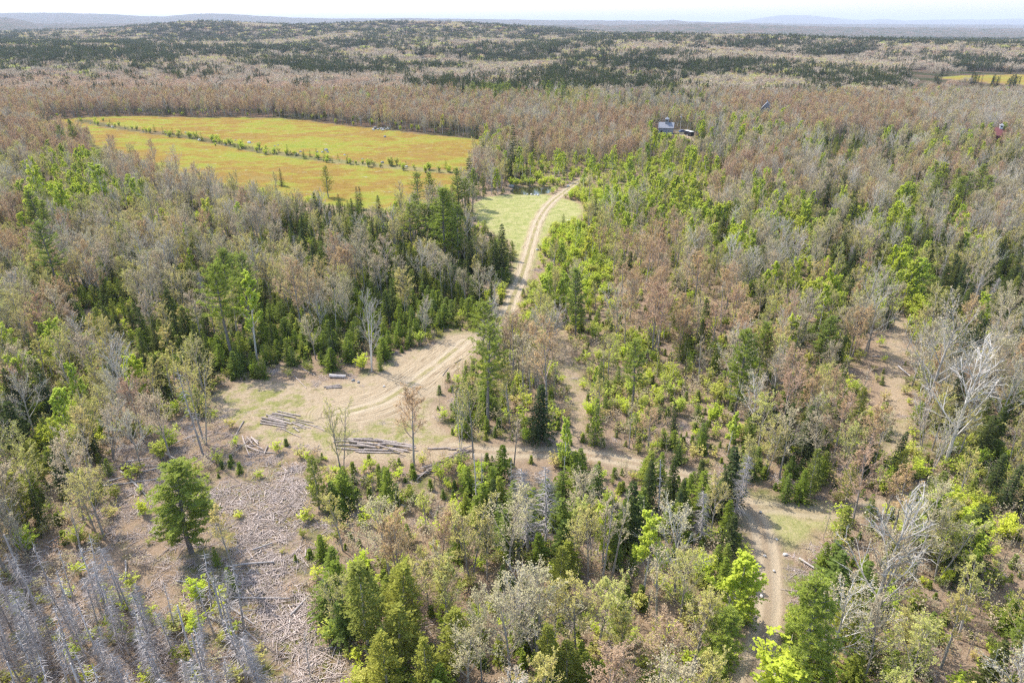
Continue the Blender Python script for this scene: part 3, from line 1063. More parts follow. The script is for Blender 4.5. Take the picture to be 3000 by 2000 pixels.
# white-limbed nearly bare tree, one of a kind shapes
variant('W', 12., hardwood(200, 12, 1.45, .26, .06, 1, nl=13, nm=6, nt=5, leaf_drop=.75, twig=.022), [B_PALE], [L_TAN, B_PALE])
variant('W', 12., hardwood(201, 12, 1.2, .30, .06, 1, nl=14, nm=6, nt=5, leaf_drop=.8, twig=.02, stems=2), [B_PALE], [L_TAN, B_PALE])

KINDS = {
    'S': Kind('spruce_tree', 'spruce', 'spruce', 'spruces standing in the woods', 1),
    'F': Kind('fir_tree', 'fir', 'bushy fir', 'young bushy firs', 1),
    'P': Kind('pine_tree', 'pine', 'pine', 'white pines in the woods', 1),
    'M': Kind('maple_tree', 'maple', 'russet budding maple', 'russet budding maples', 1),
    'G': Kind('bare_tree', 'tree', 'bare grey tree', 'bare twiggy hardwoods', 1),
    'W': Kind('bare_tree', 'tree', 'pale-limbed bare tree', 'bare twiggy hardwoods', 1),
    'Y': Kind('budding_tree', 'tree', 'yellow budding tree', 'yellow budding hardwoods', 1),
    'B': Kind('birch_tree', 'birch', 'lime-leaved birch', 'lime leaved birches', 1),
    'C': Kind('cedar_tree', 'cedar', 'olive cedar', 'olive cedars', 1),
    'D': Kind('dead_tree', 'dead tree', 'dead grey tree', 'dead grey standing trees', 1),
    'H': Kind('leafy_shrub', 'shrub', 'lime shrub', 'lime green shrubs', 1, 'leaves'),
}


def plant(k, vi, p, h, rz, wide=1.0, label=None, split=True, tilt=(0, 0)):
    K = KINDS[k]
    hr, t, c, w = VAR[k][vi % len(VAR[k])]
    s = h / hr
    root = link(K.name, None if split else w)
    root.location = p
    root.rotation_euler = (tilt[0], tilt[1], rz)
    root.scale = (s * wide, s * wide, s)
    if split:
        root.empty_display_size = .5
        link('stems' if k == 'H' else 'trunk', t, root)
        link(K.crown, c, root)
    tag(root, label, K.cat, K.group)
    return root

# ------------------------------------------------------------------ which woods grow where: stands read off the photo, 100 x 75 px each, from row 300 down
NEAR_MAP = """
mmmmmmmmmmmmmmmgmmmxxxxmmmmggg
mmmmmmmmmmmmmxxmmmmbxxxxffxxxx
ybbgmmmmmmmmmgxhhhhhhmmgxgxxxc
gbbbyggyygcygpphhhbbbmbxcgbPPg
mygyygygcccypcoohybbbxbbcbbxgg
mPggyxycccccpccohhmmgbgxccccxc
gxgcgccygcgccccohhtmmgxbcxbccc
yyccgcPfmgffffgtbtmmymybxxhccc
ymxcccPffffffPggttmyymyxPghbxc
bxyyffffffgfgoPgmmhxtPmyxoogGg
xyyyxyffooooomPgmttttPmxxocggg
cbygyysooooooffttthtttmxyocxgx
cbxggssoooooyfttcmtccyycmcgccc
xcgsssssoyoomofffcttccyxcmcghc
CcgsssPsyCffohfddfcccyffyyhCyc
gggsssPssyftyffddfcfccooymmChC
gggsssssssyymyfddyfcfcoogggbhm
sssssssfsfmmyyymfgfyybosggmbym
ddddssdfsfCCyyfyfyyybfosffgbmm
ddddddddshCCCyggyyPybfofPfymmP
ddddddddshCCCyggyyPmyPofPyymmP
ddddddddssCCCCgfCCmyyPofPfymyy
ddddddddsshCffgffmmyyPyffgyymg
ddddddddsshCffgffmmyyPyffgyymg
""".split()
for i in (14, 15, 16):
    NEAR_MAP[i] = NEAR_MAP[i][:10] + NEAR_MAP[i][10:22].replace('d', 'f') + NEAR_MAP[i][22:]
# beyond: 100 x 20 px, from row 60 down to 360
FAR_MAP = """
ccccccxcccxccxcccccccccccccccc
xxxxxcccccxcxccxcccccccccccccc
xxxccccxcxxcxxxcxcccxccccccccc
ccccxcxccxcxyxcxcxxgcgxxgccxcx
pppppxxcxcgxccxcxxxxggggggxxgx
pppxpxxxxcgcccccccxgxggggggxxg
yxygxggxgxcccccccxxxcccxxgggxx
gmyxgxgggggxgggxcxcxcccccxgggg
mmmmmmgmgmmgmgccccccccccccxxgc
mmmmmmmmmmmmcppxpxppcxxcxccxgc
mmmmmmmmmxmmmcpxpcxcxmccxcxxcx
mmmmmmmmmmxmmmxxyycccmmmmmgggg
mmmmmmmmmmmmmymxxxcxcmmmmmmggg
mmmmmmmmmmmmmmmmmmcxcxmcmmmggg
mmmmmmmmmmmmmmmgmmmxxxxmmmmggx
""".split()
for row in NEAR_MAP + FAR_MAP:
    assert len(row) == 30, (row, len(row))

# trees per square metre of each kind in a stand
STAND = {
    'f': dict(F=.14, S=.010, G=.0025, Y=.003, H=.008),
    'c': dict(S=.034, F=.05, G=.008, Y=.006, D=.002, C=.004),
    'p': dict(P=.014, S=.026, G=.010, F=.010, Y=.004),
    'P': dict(P=.006, Y=.010, G=.008, F=.022, H=.02),
    'g': dict(G=.040, Y=.009, M=.005, S=.003, F=.012, H=.012),
    'G': dict(G=.034, Y=.007, M=.004, S=.003, F=.005, H=.008),
    'y': dict(Y=.032, G=.014, B=.004, H=.02, F=.012, S=.003),
    'm': dict(M=.026, G=.010, Y=.009, S=.0025, H=.008, F=.005),
    'b': dict(B=.030, Y=.006, H=.06, G=.004, S=.002),
    'h': dict(H=.17, B=.008, F=.004, Y=.002),
    'x': dict(G=.012, Y=.012, S=.016, M=.007, B=.006, F=.02, H=.016, C=.003),
    'd': dict(D=.2, H=.004),
    't': dict(G=.005, Y=.004, H=.030, F=.010, M=.0015),
    'C': dict(C=.042, Y=.010, F=.018, H=.008),
    's': dict(H=.004, F=.0012, G=.001),
    'o': {},
}
HEIGHT = dict(S=(5.5, 11), F=(2.6, 6.2), P=(12, 17.5), M=(8.5, 13), G=(8.5, 13.5), Y=(7, 12), B=(7, 11.5), C=(6, 9.5), D=(6.5, 10.5), H=(1.6, 4.2), W=(9, 13))
MIDC = dict(S=.45, F=.45, P=.65, M=.6, G=.6, Y=.6, B=.55, C=.5, D=.5, H=.4, W=.6)

RG = random.Random(2024)


def stand_at(px, py):
    c = min(29, max(0, int(px // 100)))
    if py < 320:
        return FAR_MAP[max(0, min(14, int((py - 60) // 20)))][c]
    return NEAR_MAP[max(0, min(len(NEAR_MAP) - 1, int((py - 300) // 75)))][c]


# ------------------------------------------------------------------ trees one can single out: kind, foot (px, py), top row, variant, width, label
HEROES = [
    ('P', 182, 890, 652, 2, .95, 'tall lone pine with a long bare trunk, above the bare woods by the left edge'),
    ('P', 1306, 790, 553, 1, 1.15, 'biggest pine, dense and dark green, where the grass clearing meets the fir thicket'),
    ('P', 1345, 800, 600, 4, .8, 'second dark pine leaning out beside the biggest pine near the clearing'),
    ('P', 682, 1060, 770, 2, 1.0, 'tall feathery pine rising out of the fir thicket behind the landing'),
    ('P', 742, 985, 742, 0, .95, 'broad topped pine half hidden behind the tall feathery pine in the thicket'),
    ('P', 1372, 952, 872, 3, 1.3, 'low round blue green pine beside the narrow part of the dirt road'),
    ('P', 1432, 1245, 945, 0, 1.0, 'tall ragged pine on the bank between the landing and the stumpy maple'),
    ('P', 1684, 985, 788, 3, .9, 'pine with a thick dark crown over a bare trunk, right of the dirt road'),
    ('P', 1850, 1198, 992, 0, 1.0, 'lone pine with tiered branches in the middle of the thinned ground'),
    ('P', 2152, 1222, 962, 3, .9, 'thick bright green pine shaped like a column in the thinned woods'),
    ('P', 2215, 1130, 945, 1, .8, 'light green pine close behind the column shaped pine'),
    ('P', 2405, 1070, 925, 3, 1.25, 'wide soft green pine beside the brushy opening on the right'),
    ('P', 562, 1615, 1362, 3, 1.7, 'lone broad pine at the edge of the cutover slash'),
    ('P', 1808, 1898, 1738, 3, 1.0, 'bright green rounded pine among pale bare trees near the bottom'),
    ('P', 2085, 2030, 1778, 3, 1.0, 'bright conical pine left of the dirt track at the bottom'),
    ('P', 2372, 1995, 1858, 3, 1.5, 'low wide pine right of the dirt track at the bottom'),
    ('P', 2968, 1975, 1775, 1, 1.0, 'bright pine cut off by the lower right corner of the photo'),
    ('P', 2812, 620, 503, 0, 1.25, 'flat topped pale pine, left of a pair far right'),
    ('P', 2868, 628, 516, 2, 1.2, 'flat topped pale pine, right of a pair far right'),
    ('P', 196, 458, 366, 0, .9, 'dark ragged pine, left of two at the near corner of the blueberry field'),
    ('P', 230, 452, 350, 3, .8, 'dark ragged pine, right of two at the near corner of the blueberry field'),
    ('S', 826, 545, 492, 0, 1.2, 'small dark spruce standing out against the orange blueberry field'),
    ('H', 1512, 545, 522, 0, 1.3, 'shrub on the far pond bank, left'),
    ('H', 1550, 545, 520, 2, 1.3, 'shrub on the far pond bank, middle'),
    ('H', 1592, 547, 518, 1, 1.3, 'shrub on the far pond bank, right'),
    ('C', 962, 578, 486, 2, 1.0, 'dark rounded evergreen standing out against the orange field edge'),
    ('S', 1503, 520, 366, 2, 1.1, 'tall dark spruce, left of two beside the pond'),
    ('S', 1560, 500, 378, 4, 1.0, 'tall thin spruce, right of two beside the pond'),
    ('S', 1375, 575, 458, 4, 1.5, 'ragged dark spruce standing alone where the field meets the clearing'),
    ('S', 2482, 700, 560, 0, 1.25, 'broad pointed spruce taller than the lime birches around it'),
    ('S', 1470, 812, 655, 3, 1.15, 'dark spruce leaning over the dirt road from the left'),
    ('S', 1448, 828, 690, 1, 1.0, 'dark spruce just left of the one leaning over the road'),
    ('S', 1375, 822, 735, 3, 1.1, 'blackish spruce at the road side of the fir thicket'),
    ('M', 1602, 1240, 955, 2, .9, 'rosy bare maple on a tall straight trunk beside the leafy strip'),
    ('M', 1214, 1372, 1148, 0, 1.0, 'rust budded maple standing over the log heap on the landing'),
    ('Y', 1386, 1345, 1120, 1, .8, 'golden budding tree on the bank right of the landing'),
    ('W', 1350, 1330, 1140, 1, .5, 'crooked dead-limbed tree beside the golden budding tree'),
    ('Y', 602, 1302, 1062, 3, .85, 'clump of yellow budding stems at the left end of the landing'),
    ('D', 592, 1330, 1070, 1, .8, 'leaning grey dead stem left of the yellow clump by the landing'),
    ('Y', 1005, 1395, 1190, 3, .75, 'thin leafless clump with yellow tips in front of the two log heaps'),
    ('W', 2770, 1362, 1035, 0, 1.1, 'huge white-limbed bare tree on the right above the dark firs'),
    ('G', 2700, 1250, 925, 1, 1.1, 'wide pale bare tree behind the huge white-limbed one'),
    ('W', 2538, 1868, 1495, 0, 1.15, 'huge spreading bare tree right of the dirt track'),
    ('G', 2545, 1880, 1580, 2, .7, 'forked dark-stemmed tree at the foot of the huge spreading bare tree'),
    ('G', 2532, 1048, 868, 1, 1.0, 'round grey bare tree left of the brushy opening'),
    ('M', 2442, 1340, 1170, 1, 1.0, 'rosy budding maple with pale limbs near the brushy opening'),
    ('M', 2292, 1212, 1030, 0, 1.1, 'round orange maple right of the column shaped pine'),
    ('M', 1898, 1322, 1205, 1, 1.3, 'low round orange maple bush on the thinned ground'),
    ('M', 1910, 1050, 815, 3, 1.0, 'orange topped maple clump, tallest above the thinned ground'),
    ('M', 1925, 1035, 860, 1, 1.0, 'spreading tan maple touching the orange topped clump'),
    ('M', 2030, 930, 750, 0, 1.1, 'deep orange maple near the middle right woods'),
    ('D', 1548, 1628, 1375, 0, 1.2, 'feathery silver dead tree, left of two above the middle firs'),
    ('D', 1602, 1612, 1378, 3, 1.2, 'feathery silver dead tree, right of two above the middle firs'),
    ('D', 1395, 1490, 1328, 4, .8, 'bare white snag, left of two beside the brush heap'),
    ('D', 1410, 1485, 1330, 1, .6, 'bare white snag, right of two beside the brush heap'),
    ('D', 1498, 1465, 1345, 2, .8, 'small twiggy dead tree left of the feathery silver pair'),
    ('D', 2052, 1585, 1445, 0, 1.3, 'drooping silver lichened tree left of the grassy turning place'),
    ('D', 2145, 1530, 1330, 3, 1.0, 'fine grey dead tree standing at the grassy turning place'),
    ('D', 910, 1985, 1840, 1, .7, 'leaning bare pole at the bottom beside the cedars'),
    ('B', 1652, 1402, 1238, 2, .75, 'lime leaved small birch with grey limbs among the middle firs'),
    ('B', 754, 1056, 815, 2, .9, 'lime birch with a long white trunk in front of the fir thicket'),
    ('B', 1740, 1180, 1075, 2, .6, 'thin white birch at the edge of the leafy strip'),
    ('B', 2855, 985, 865, 0, 1.0, 'lime birch with a forked white trunk on the right'),
    ('B', 2306, 880, 765, 1, .8, 'bright lime birch with white stems right of the maples'),
    ('B', 2150, 795, 655, 2, .9, 'tall lime birch column above the right woods'),
    ('B', 2625, 810, 725, 1, 1.0, 'round lime birch below the dark spruce ridge'),
    ('B', 190, 1390, 1245, 1, .75, 'small bright lime tree by the left edge below the leaning stems'),
    ('B', 68, 1115, 960, 1, 1.0, 'lime tree with crooked branches near the left edge'),
    ('B', 250, 1215, 1070, 0, .8, 'lime birch standing in the bare woods left of the landing'),
    ('B', 120, 640, 500, 1, 1.0, 'tall lime birch near the left edge below the field corner'),
    ('B', 320, 640, 488, 0, 1.1, 'brightest lime birch below the orange field on the left'),
    ('B', 205, 690, 540, 3, 1.0, 'lime birch clump left of the brightest one below the field'),
    ('B', 130, 700, 560, 1, .9, 'dull lime birch at the front of the left birches'),
    ('W', 1088, 1088, 868, 1, .85, 'pale bare double tree at the point of the fir thicket'),
    ('M', 885, 968, 775, 1, 1.1, 'rosy wide bare maple rising from the fir thicket'),
    ('W', 2278, 775, 652, 0, 1.0, 'white-limbed bare tree above the right birches'),
    ('W', 385, 1245, 1010, 0, .8, 'bare tree with swept white limbs left of the landing'),
    ('G', 560, 790, 610, 0, .9, 'dark stemmed bare tree in the upper left woods'),
    ('G', 1495, 2020, 1742, 0, 1.0, 'round pale bare tree at the bottom middle'),
    ('G', 1412, 2020, 1745, 2, .6, 'tall pale leaning trunk with few limbs at the bottom'),
    ('Y', 1685, 1935, 1715, 1, 1.0, 'wide yellow budding tree with pale limbs near the bottom'),
    ('Y', 1622, 1900, 1720, 0, .9, 'yellow budding tree left of the wide pale-limbed one'),
    ('Y', 1990, 1830, 1620, 1, .95, 'budding tree with a pale open crown left of the bottom track'),
    ('Y', 1428, 1700, 1535, 1, .7, 'small bright yellow tree in the tan brush'),
    ('G', 1762, 1720, 1465, 4, .9, 'slender pale tree, left of two in the lower middle'),
    ('G', 1792, 1700, 1450, 4, .9, 'slender pale tree, right of two in the lower middle'),
    ('S', 1895, 1490, 1345, 0, 1.1, 'full spruce, left of two above the skid trail bend'),
    ('S', 1962, 1480, 1338, 3, 1.05, 'full spruce, right of two above the skid trail bend'),
    ('S', 2105, 1510, 1372, 0, 1.1, 'sharp pointed spruce close to the grassy turning place'),
    ('F', 2168, 1815, 1675, 1, 1.0, 'full green fir that shades the dirt track'),
    ('C', 1642, 1748, 1600, 0, 1.0, 'yellow green cedar cone in the lower middle'),
    ('F', 1480, 1628, 1492, 0, 1.0, 'bright pointed fir left of the silver dead pair'),
    ('C', 1085, 1910, 1640, 1, 1.0, 'tall cedar at the left end of the bottom cedars'),
    ('C', 1182, 1970, 1775, 0, 1.2, 'pale olive cedar in front of the bottom cedars'),
    ('C', 1190, 1890, 1655, 3, 1.1, 'dark columnar cedar behind the pale olive one'),
    ('C', 1342, 1990, 1785, 2, 1.0, 'cedar with bare grey limbs right of the pale olive one'),
    ('C', 2460, 1905, 1708, 1, .9, 'olive cedar on bare stems right of the dirt track'),
    ('C', 2728, 1510, 1382, 2, 1.0, 'dark olive cedar beside the trail spur on the right'),
    ('C', 1655, 2030, 1880, 2, 1.1, 'bushy cedar at the bottom middle edge'),
    ('C', 2500, 1260, 1135, 1, .9, 'dark evergreen on a crooked trunk left of the huge bare tree'),
    ('F', 1742, 1300, 1165, 3, .8, 'slim fir in front of the leafy strip'),
    ('F', 2600, 1290, 1262, 0, 1.4, 'tiny round fir alone in the brushy opening'),
    ('H', 2280, 2060, 1915, 2, 1.2, 'bright yellow green bush in the middle of the bottom track'),
    ('F', 965, 1805, 1700, 2, 1.3, 'bright yellow green fir at the slash edge near the bottom'),
    ('F', 1012, 1880, 1760, 0, 1.3, 'second bright fir, in front at the slash edge'),
    ('F', 680, 1735, 1660, 1, 1.0, 'small dark fir in the slash below the lone broad pine'),
    ('F', 638, 1660, 1600, 3, .9, 'small pointed fir in the slash beside the yellow sapling'),
    ('Y', 688, 1690, 1470, 4, .8, 'thin yellow budding tree right of the lone broad pine'),
    ('C', 935, 1490, 1340, 3, .9, 'dark ragged cedar at the right side of the slash corridor'),
    ('F', 1115, 1085, 1030, 1, 1.0, 'small round fir at the tip of the thicket by the ruts'),
]

# named places for the labels of all the other trees
ANCHORS = [
    ((90, 420), 'by the near field corner'), ((420, 470), 'below the orange field'), ((700, 560), 'along the field bottom edge'),
    ((1000, 620), 'above the fir thicket'), ((1180, 700), 'left of the biggest pine'), ((1330, 520), 'between field and pond'),
    ((1440, 700), 'left of the grass clearing'), ((1450, 860), 'left of the narrow road'), ((1250, 900), 'in the fir thicket middle'),
    ((1050, 1020), 'at the thicket point'), ((800, 1080), 'in the thicket behind the logs'), ((560, 1020), 'left end of the fir thicket'),
    ((450, 820), 'in the upper left spruces'), ((180, 760), 'behind the tall lone pine'), ((60, 950), 'below the tall lone pine'),
    ((300, 1050), 'in the woods above the landing'), ((480, 1230), 'left of the landing'), ((150, 1250), 'by the left edge above the slash'),
    ((330, 1400), 'in the dark woods beside the slash'), ((80, 1550), 'at the slash by the left edge'), ((480, 1700), 'around the lone broad pine'),
    ((150, 1800), 'in the dead stand upper part'), ((420, 1850), 'in the dead stand right part'), ((120, 1960), 'in the dead stand corner'),
    ((700, 1850), 'in the bottom slash'), ((900, 1450), 'right of the slash corridor'), ((1080, 1440), 'in the firs below the log heap'),
    ((1150, 1600), 'in the tan brush'), ((1350, 1560), 'below the brush heap'), ((1100, 1830), 'among the bottom cedars'),
    ((1300, 1950), 'right of the bottom cedars'), ((1560, 1930), 'at the bottom middle'), ((1480, 1720), 'below the silver dead pair'),
    ((1500, 1440), 'around the silver dead pair'), ((1420, 1230), 'on the bank by the landing'), ((1340, 1120), 'beside the muddy ruts'),
    ((1560, 1080), 'above the leafy strip'), ((1700, 1020), 'behind the thinned ground'), ((1640, 820), 'right of the narrow road'),
    ((1650, 700), 'in the lime brush by the clearing'), ((1740, 600), 'in the lime brush beyond the bend'), ((1560, 500), 'behind the pond'),
    ((1820, 500), 'below the grey barn'), ((2050, 560), 'in the upper lime birches'), ((2250, 520), 'right of the grey barn'),
    ((2600, 480), 'below the dark red house'), ((2900, 520), 'by the upper right edge'), ((2400, 660), 'around the broad pointed spruce'),
    ((2750, 700), 'below the pale pine pair'), ((2200, 760), 'above the orange maples'), ((1900, 900), 'in the orange maples'),
    ((2100, 950), 'right of the orange maples'), ((1820, 1120), 'around the lone tiered pine'), ((2000, 1200), 'right of the tiered pine'),
    ((2250, 1050), 'around the column shaped pine'), ((2450, 900), 'in the dark spruce belt'), ((2750, 900), 'right end of the spruce belt'),
    ((2480, 1150), 'left of the brushy opening'), ((2750, 1120), 'behind the huge white-limbed tree'), ((2900, 1300), 'right of the huge white-limbed tree'),
    ((2250, 1330), 'in the belt above the turning place'), ((2500, 1400), 'above the trail spur'), ((1800, 1400), 'along the skid trail'),
    ((1750, 1580), 'in the lower middle firs'), ((2000, 1560), 'left of the turning place'), ((1900, 1760), 'left of the bottom track'),
    ((1800, 1980), 'bottom edge left of the track'), ((2120, 1850), 'hard by the bottom track'), ((2380, 1720), 'right of the bottom track'),
    ((2420, 1960), 'bottom edge right of the track'), ((2650, 1650), 'around the huge spreading tree'), ((2800, 1520), 'right of the trail spur'),
    ((2850, 1750), 'in the lower right maples'), ((2750, 1950), 'in the bottom right corner'), ((1950, 680), 'in the lime brush middle'),
    ((1300, 420), 'at the far side of the field'), ((600, 350), 'behind the blueberry field'), ((2900, 1000), 'by the right edge above the opening'),
]
ORD = 'first second third fourth fifth sixth seventh eighth ninth tenth eleventh twelfth thirteenth fourteenth fifteenth sixteenth seventeenth eighteenth nineteenth twentieth'.split()


def ordinal(i):
    if i < 20:
        return ORD[i]
    tens = 'twenty thirty forty fifty sixty seventy eighty ninety'.split()[((i + 1) // 10) - 2 if (i + 1) // 10 < 10 else 7]
    u = (i + 1) % 10
    return tens + '-' + ORD[u - 1] if u else tens[:-1] + 'ieth'


PLANTED = []      # (x, y, radius) kept free around heroes


def hero_trees():
    for k, bx, by, ty, vi, wide, lab in HEROES:
        p, h = tall(bx, by, ty)
        wob = RG.uniform(0, 6.28)
        plant(k, vi, (p.x, p.y, p.z - .05), h, wob, wide, lab, True)
        PLANTED.append((p.x, p.y, 1.6 if k in 'PMYGWBDS' else 1.1))


def hedge_plants():
    rg = random.Random(91)
    n = {}
    m = len(HEDGE)
    items = []
    for i in range(110):
        t = (i + rg.random()) / 110 * (m - 1)
        j = min(int(t), m - 2)
        c = HEDGE[j] + (HEDGE[j + 1] - HEDGE[j]) * (t - j)
        k = 'F' if rg.random() < .36 else 'H'
        items.append((k, c[0] + rg.gauss(0, 2.2), c[1] + rg.gauss(0, 3.2), rg.uniform(1.6, 4.2) * (1.25 if k == 'F' else 1)))
    for k, x, y, h in items:
        q = n.get(k, 0)
        n[k] = q + 1
        plant(k, rg.randrange(4), (x, y, float(terrain(x, y)) - .05), h, rg.uniform(0, 6.28), rg.uniform(.9, 1.3),
              ('small dark fir' if k == 'F' else 'green shrub') + ' in the hedgerow across the blueberry field, %s from its far left end' % ordinal(q), False)


ANX = np.array([(g.x, g.y) for g in (ground(a, b) for (a, b), _ in ANCHORS)])


# places the photo shows with nothing in front of them: no other tree may stand between
OPEN_PX = [(1950, 375, 12), (1935, 362, 8), (1965, 362, 8), (2008, 385, 6), (2024, 390, 6), (1995, 360, 5), (1975, 392, 5), (2040, 400, 5), (2921, 390, 3), (2604, 255, 10), (2585, 255, 8), (2245, 312, 6)]
OPEN_PX += [(x, y, 8) for x, y in ((1500, 555), (1530, 558), (1560, 560), (1590, 560), (1615, 556))]
OPEN_PX += [(x, y, 12) for x, y in ((1650, 562), (1610, 600), (1578, 645), (1560, 700), (1543, 755), (1525, 815), (1500, 865), (1420, 620), (1450, 660), (1500, 640), (1480, 600), (1650, 610), (1690, 620), (1520, 680))]
OPEN_PX += [(x, y, 22) for x, y in ((760, 1180), (850, 1200), (930, 1180), (1000, 1160), (1080, 1130), (1150, 1100), (1220, 1080), (1290, 1040), (800, 1235), (880, 1245), (960, 1250), (1040, 1230), (1120, 1210), (1200, 1190), (1260, 1130),
                                    (1000, 1310), (1060, 1315), (1120, 1300), (1180, 1310), (1290, 1310), (1350, 1330), (1300, 1360), (1260, 1390), (720, 1310), (770, 1310), (680, 1290), (1250, 1250), (1310, 1280), (780, 1150), (680, 1160), (960, 1105), (985, 1130))]
OPEN_PX += [(x, y, 24) for x, y in ((760, 1380), (830, 1380), (870, 1450), (800, 1470), (740, 1500), (850, 1540), (780, 1570), (700, 1560), (880, 1610), (800, 1650), (740, 1700), (860, 1720), (780, 1780), (850, 1840), (900, 1930), (820, 1900), (700, 1420), (660, 1480))]
OPEN_PX += [(x, y, 16) for x, y in ((1520, 1325), (1600, 1325), (1760, 1336), (1850, 1355), (2210, 1500), (2240, 1470), (2300, 1500), (2350, 1530), (2240, 1560), (2260, 1610), (2255, 1660), (2260, 1710), (2255, 1760), (2260, 1810), (2240, 1870), (2225, 1930), (2300, 1570), (2330, 1640), (2400, 1500),
                                    (2620, 1000), (2610, 1050), (2625, 1100), (2640, 1150), (2640, 1010), (1650, 1060), (1665, 1110), (1680, 1160), (1690, 1200), (1650, 1010), (2300, 2000))]
OPEN_PX += [(300 + 60 * i, 392 + 15 * i + 20 * (j - 1), 8) for i in range(16) for j in range(3) if 392 + 15 * i + 20 * (j - 1) < 590]


def open_sight():
    rows = []
    for px, py, r in OPEN_PX:
        g = ground(px, py)
        rows.append((px, py, r, math.hypot(g.x, g.y)))
    return np.array(rows)


def collect():
    """Where every other tree stands."""
    trees, clumps = [], []
    pl = np.array(PLANTED)
    sight = open_sight()
    def hides(k, x, y, z, h):
        bx, by, dep = project(x, y, z)
        tx, ty, _ = project(x, y, z + h)
        cw = 2000 / dep * dict(S=1.7, F=1.3, P=3, M=2.6, G=2.4, Y=2.4, B=2.2, C=1.3, D=.6, H=1.1)[k]
        lo = .5 if k in 'PMGYB' else 1.0
        m = (sight[:, 3] > math.hypot(x, y) - 1.0) & (sight[:, 1] > ty - sight[:, 2]) & (sight[:, 1] < by - (by - ty) * (1 - lo) + sight[:, 2])
        m &= np.abs(sight[:, 0] - (tx * .6 + bx * .4)) < cw + sight[:, 2]
        return m.any()
    def blocked(x, y):
        return ((pl[:, 0] - x) ** 2 + (pl[:, 1] - y) ** 2 < pl[:, 2] ** 2).any()
    bands = [(26, 270, 2.2, .95), (270, 640, 4.2, .92)]
    for y0, y1, cell, um in bands:
        ny = int((y1 - y0) / cell)
        pts = []
        for j in range(ny):
            y = y0 + j * cell
            nx = int(um * (y + 30) / cell)
            for i in range(-nx, nx + 1):
                pts.append((i * cell + RG.uniform(-.5, .5) * cell, y + RG.uniform(0, 1) * cell))
        A = np.array(pts)
        mk = masks(A[:, 0], A[:, 1])
        openm = np.maximum.reduce([mk['road'], mk['track'], mk['grass'], mk['field'], mk['yard'] * .95, sm(mk['pond'], -2, 0)])
        openm = np.maximum(openm, sm(7 - line_dist(HEDGE, A[:, 0], A[:, 1])[0], 0, 2))
        Z = terrain(A[:, 0], A[:, 1])
        for (x, y), op, z in zip(pts, openm, Z):
            if RG.random() < op * 1.6 or op > .75:
                continue
            px, py, dep = project(x, y, z + 5.0)
            if px < -500 or px > 3500:
                continue
            sc = min(1, 110 / dep)
            ww = 34 * wobble(np.array(x), np.array(y), 9 + y * .02)
            jx, jy = RG.gauss(0, 20 * sc + 16) + ww, RG.gauss(0, 14 * sc + 7) + ww * .35
            code = stand_at(project(x, y, z + 6.5)[0] + jx, project(x, y, z + 6.5)[1] + jy)
            low = stand_at(project(x, y, z + 1.8)[0] + jx, project(x, y, z + 1.8)[1] + jy)
            st = {k: v for k, v in STAND[code].items() if k not in 'FH'}
            st.update({k: v for k, v in STAND[low].items() if k in 'FH'})
            u = RG.random()
            acc = 0
            ar = cell * cell
            for k, d in st.items():
                if k in 'HFD' and y > 270:
                    d = d * .45
                acc += d * ar
                if u < acc:
                    lo, hi = HEIGHT[k]
                    h = lo + (hi - lo) * RG.betavariate(2, 2)
                    if code == 't' and k in 'GY':
                        h *= .75
                    # the tall ones keep clear of the open ground in front of them
                    if not blocked(x, y) and not hides(k, x, y, z, h):
                        trees.append((k, x, y, z, h, code))
                    break
    return trees


def far_clumps():
    out = []
    for y0, y1, cell, keep in ((640, 1300, 9.5, .9), (1300, 2300, 15, .85), (2300, 4300, 24, .8)):
        ny = int((y1 - y0) / cell)
        for j in range(ny):
            y = y0 + j * cell
            nx = int(.86 * y / cell)
            for i in range(-nx, nx + 1):
                if RG.random() > keep:
                    continue
                x, yy = i * cell + RG.uniform(-.5, .5) * cell, y + RG.uniform(0, 1) * cell
                out.append((x, yy, cell))
    A = np.array([(a, b) for a, b, _ in out])
    Z = terrain(A[:, 0], A[:, 1])
    F = np.maximum(np.maximum(sdist(FIELD_FAR, A[:, 0], A[:, 1]), sdist(RIDGE_FIELD, A[:, 0], A[:, 1]) - 4), sdist(FIELD, A[:, 0], A[:, 1]))
    res = []
    for (x, y, cell), z, f in zip(out, Z, F):
        if f > -5:
            continue
        px, py, dep = project(x, y, z + 8)
        if px < -200 or px > 3200:
            continue
        if px > 2660 and y < 1020 and project(x, y, z + 12)[1] < 251 and RG.random() < .93:
            continue
        code = stand_at(px + RG.gauss(0, 40), py + RG.gauss(0, 7))
        patch = wobble(np.array(x), np.array(y), 55 + y * .02)
        pick = {'c': 'SSSSPGGx', 'p': 'PPPSSSGG', 'g': 'GGGGGGSM', 'm': 'MMMMMMGGS', 'x': 'SSPGGGGMY', 'y': 'YBGGSPGG', 'f': 'FFS', 'b': 'BBY', 'h': 'BY', 'C': 'SPG'}.get(code, 'SG')
        if patch > .38 and code in 'xgc':
            pick = 'SSSPG'
        elif patch < -.42 and code in 'xcg':
            pick = 'GGGGMY'
        k = RG.choice(pick)
        k = {'x': RG.choice('BYM')}.get(k, k)
        res.append((k, x, y, z, cell))
    return res


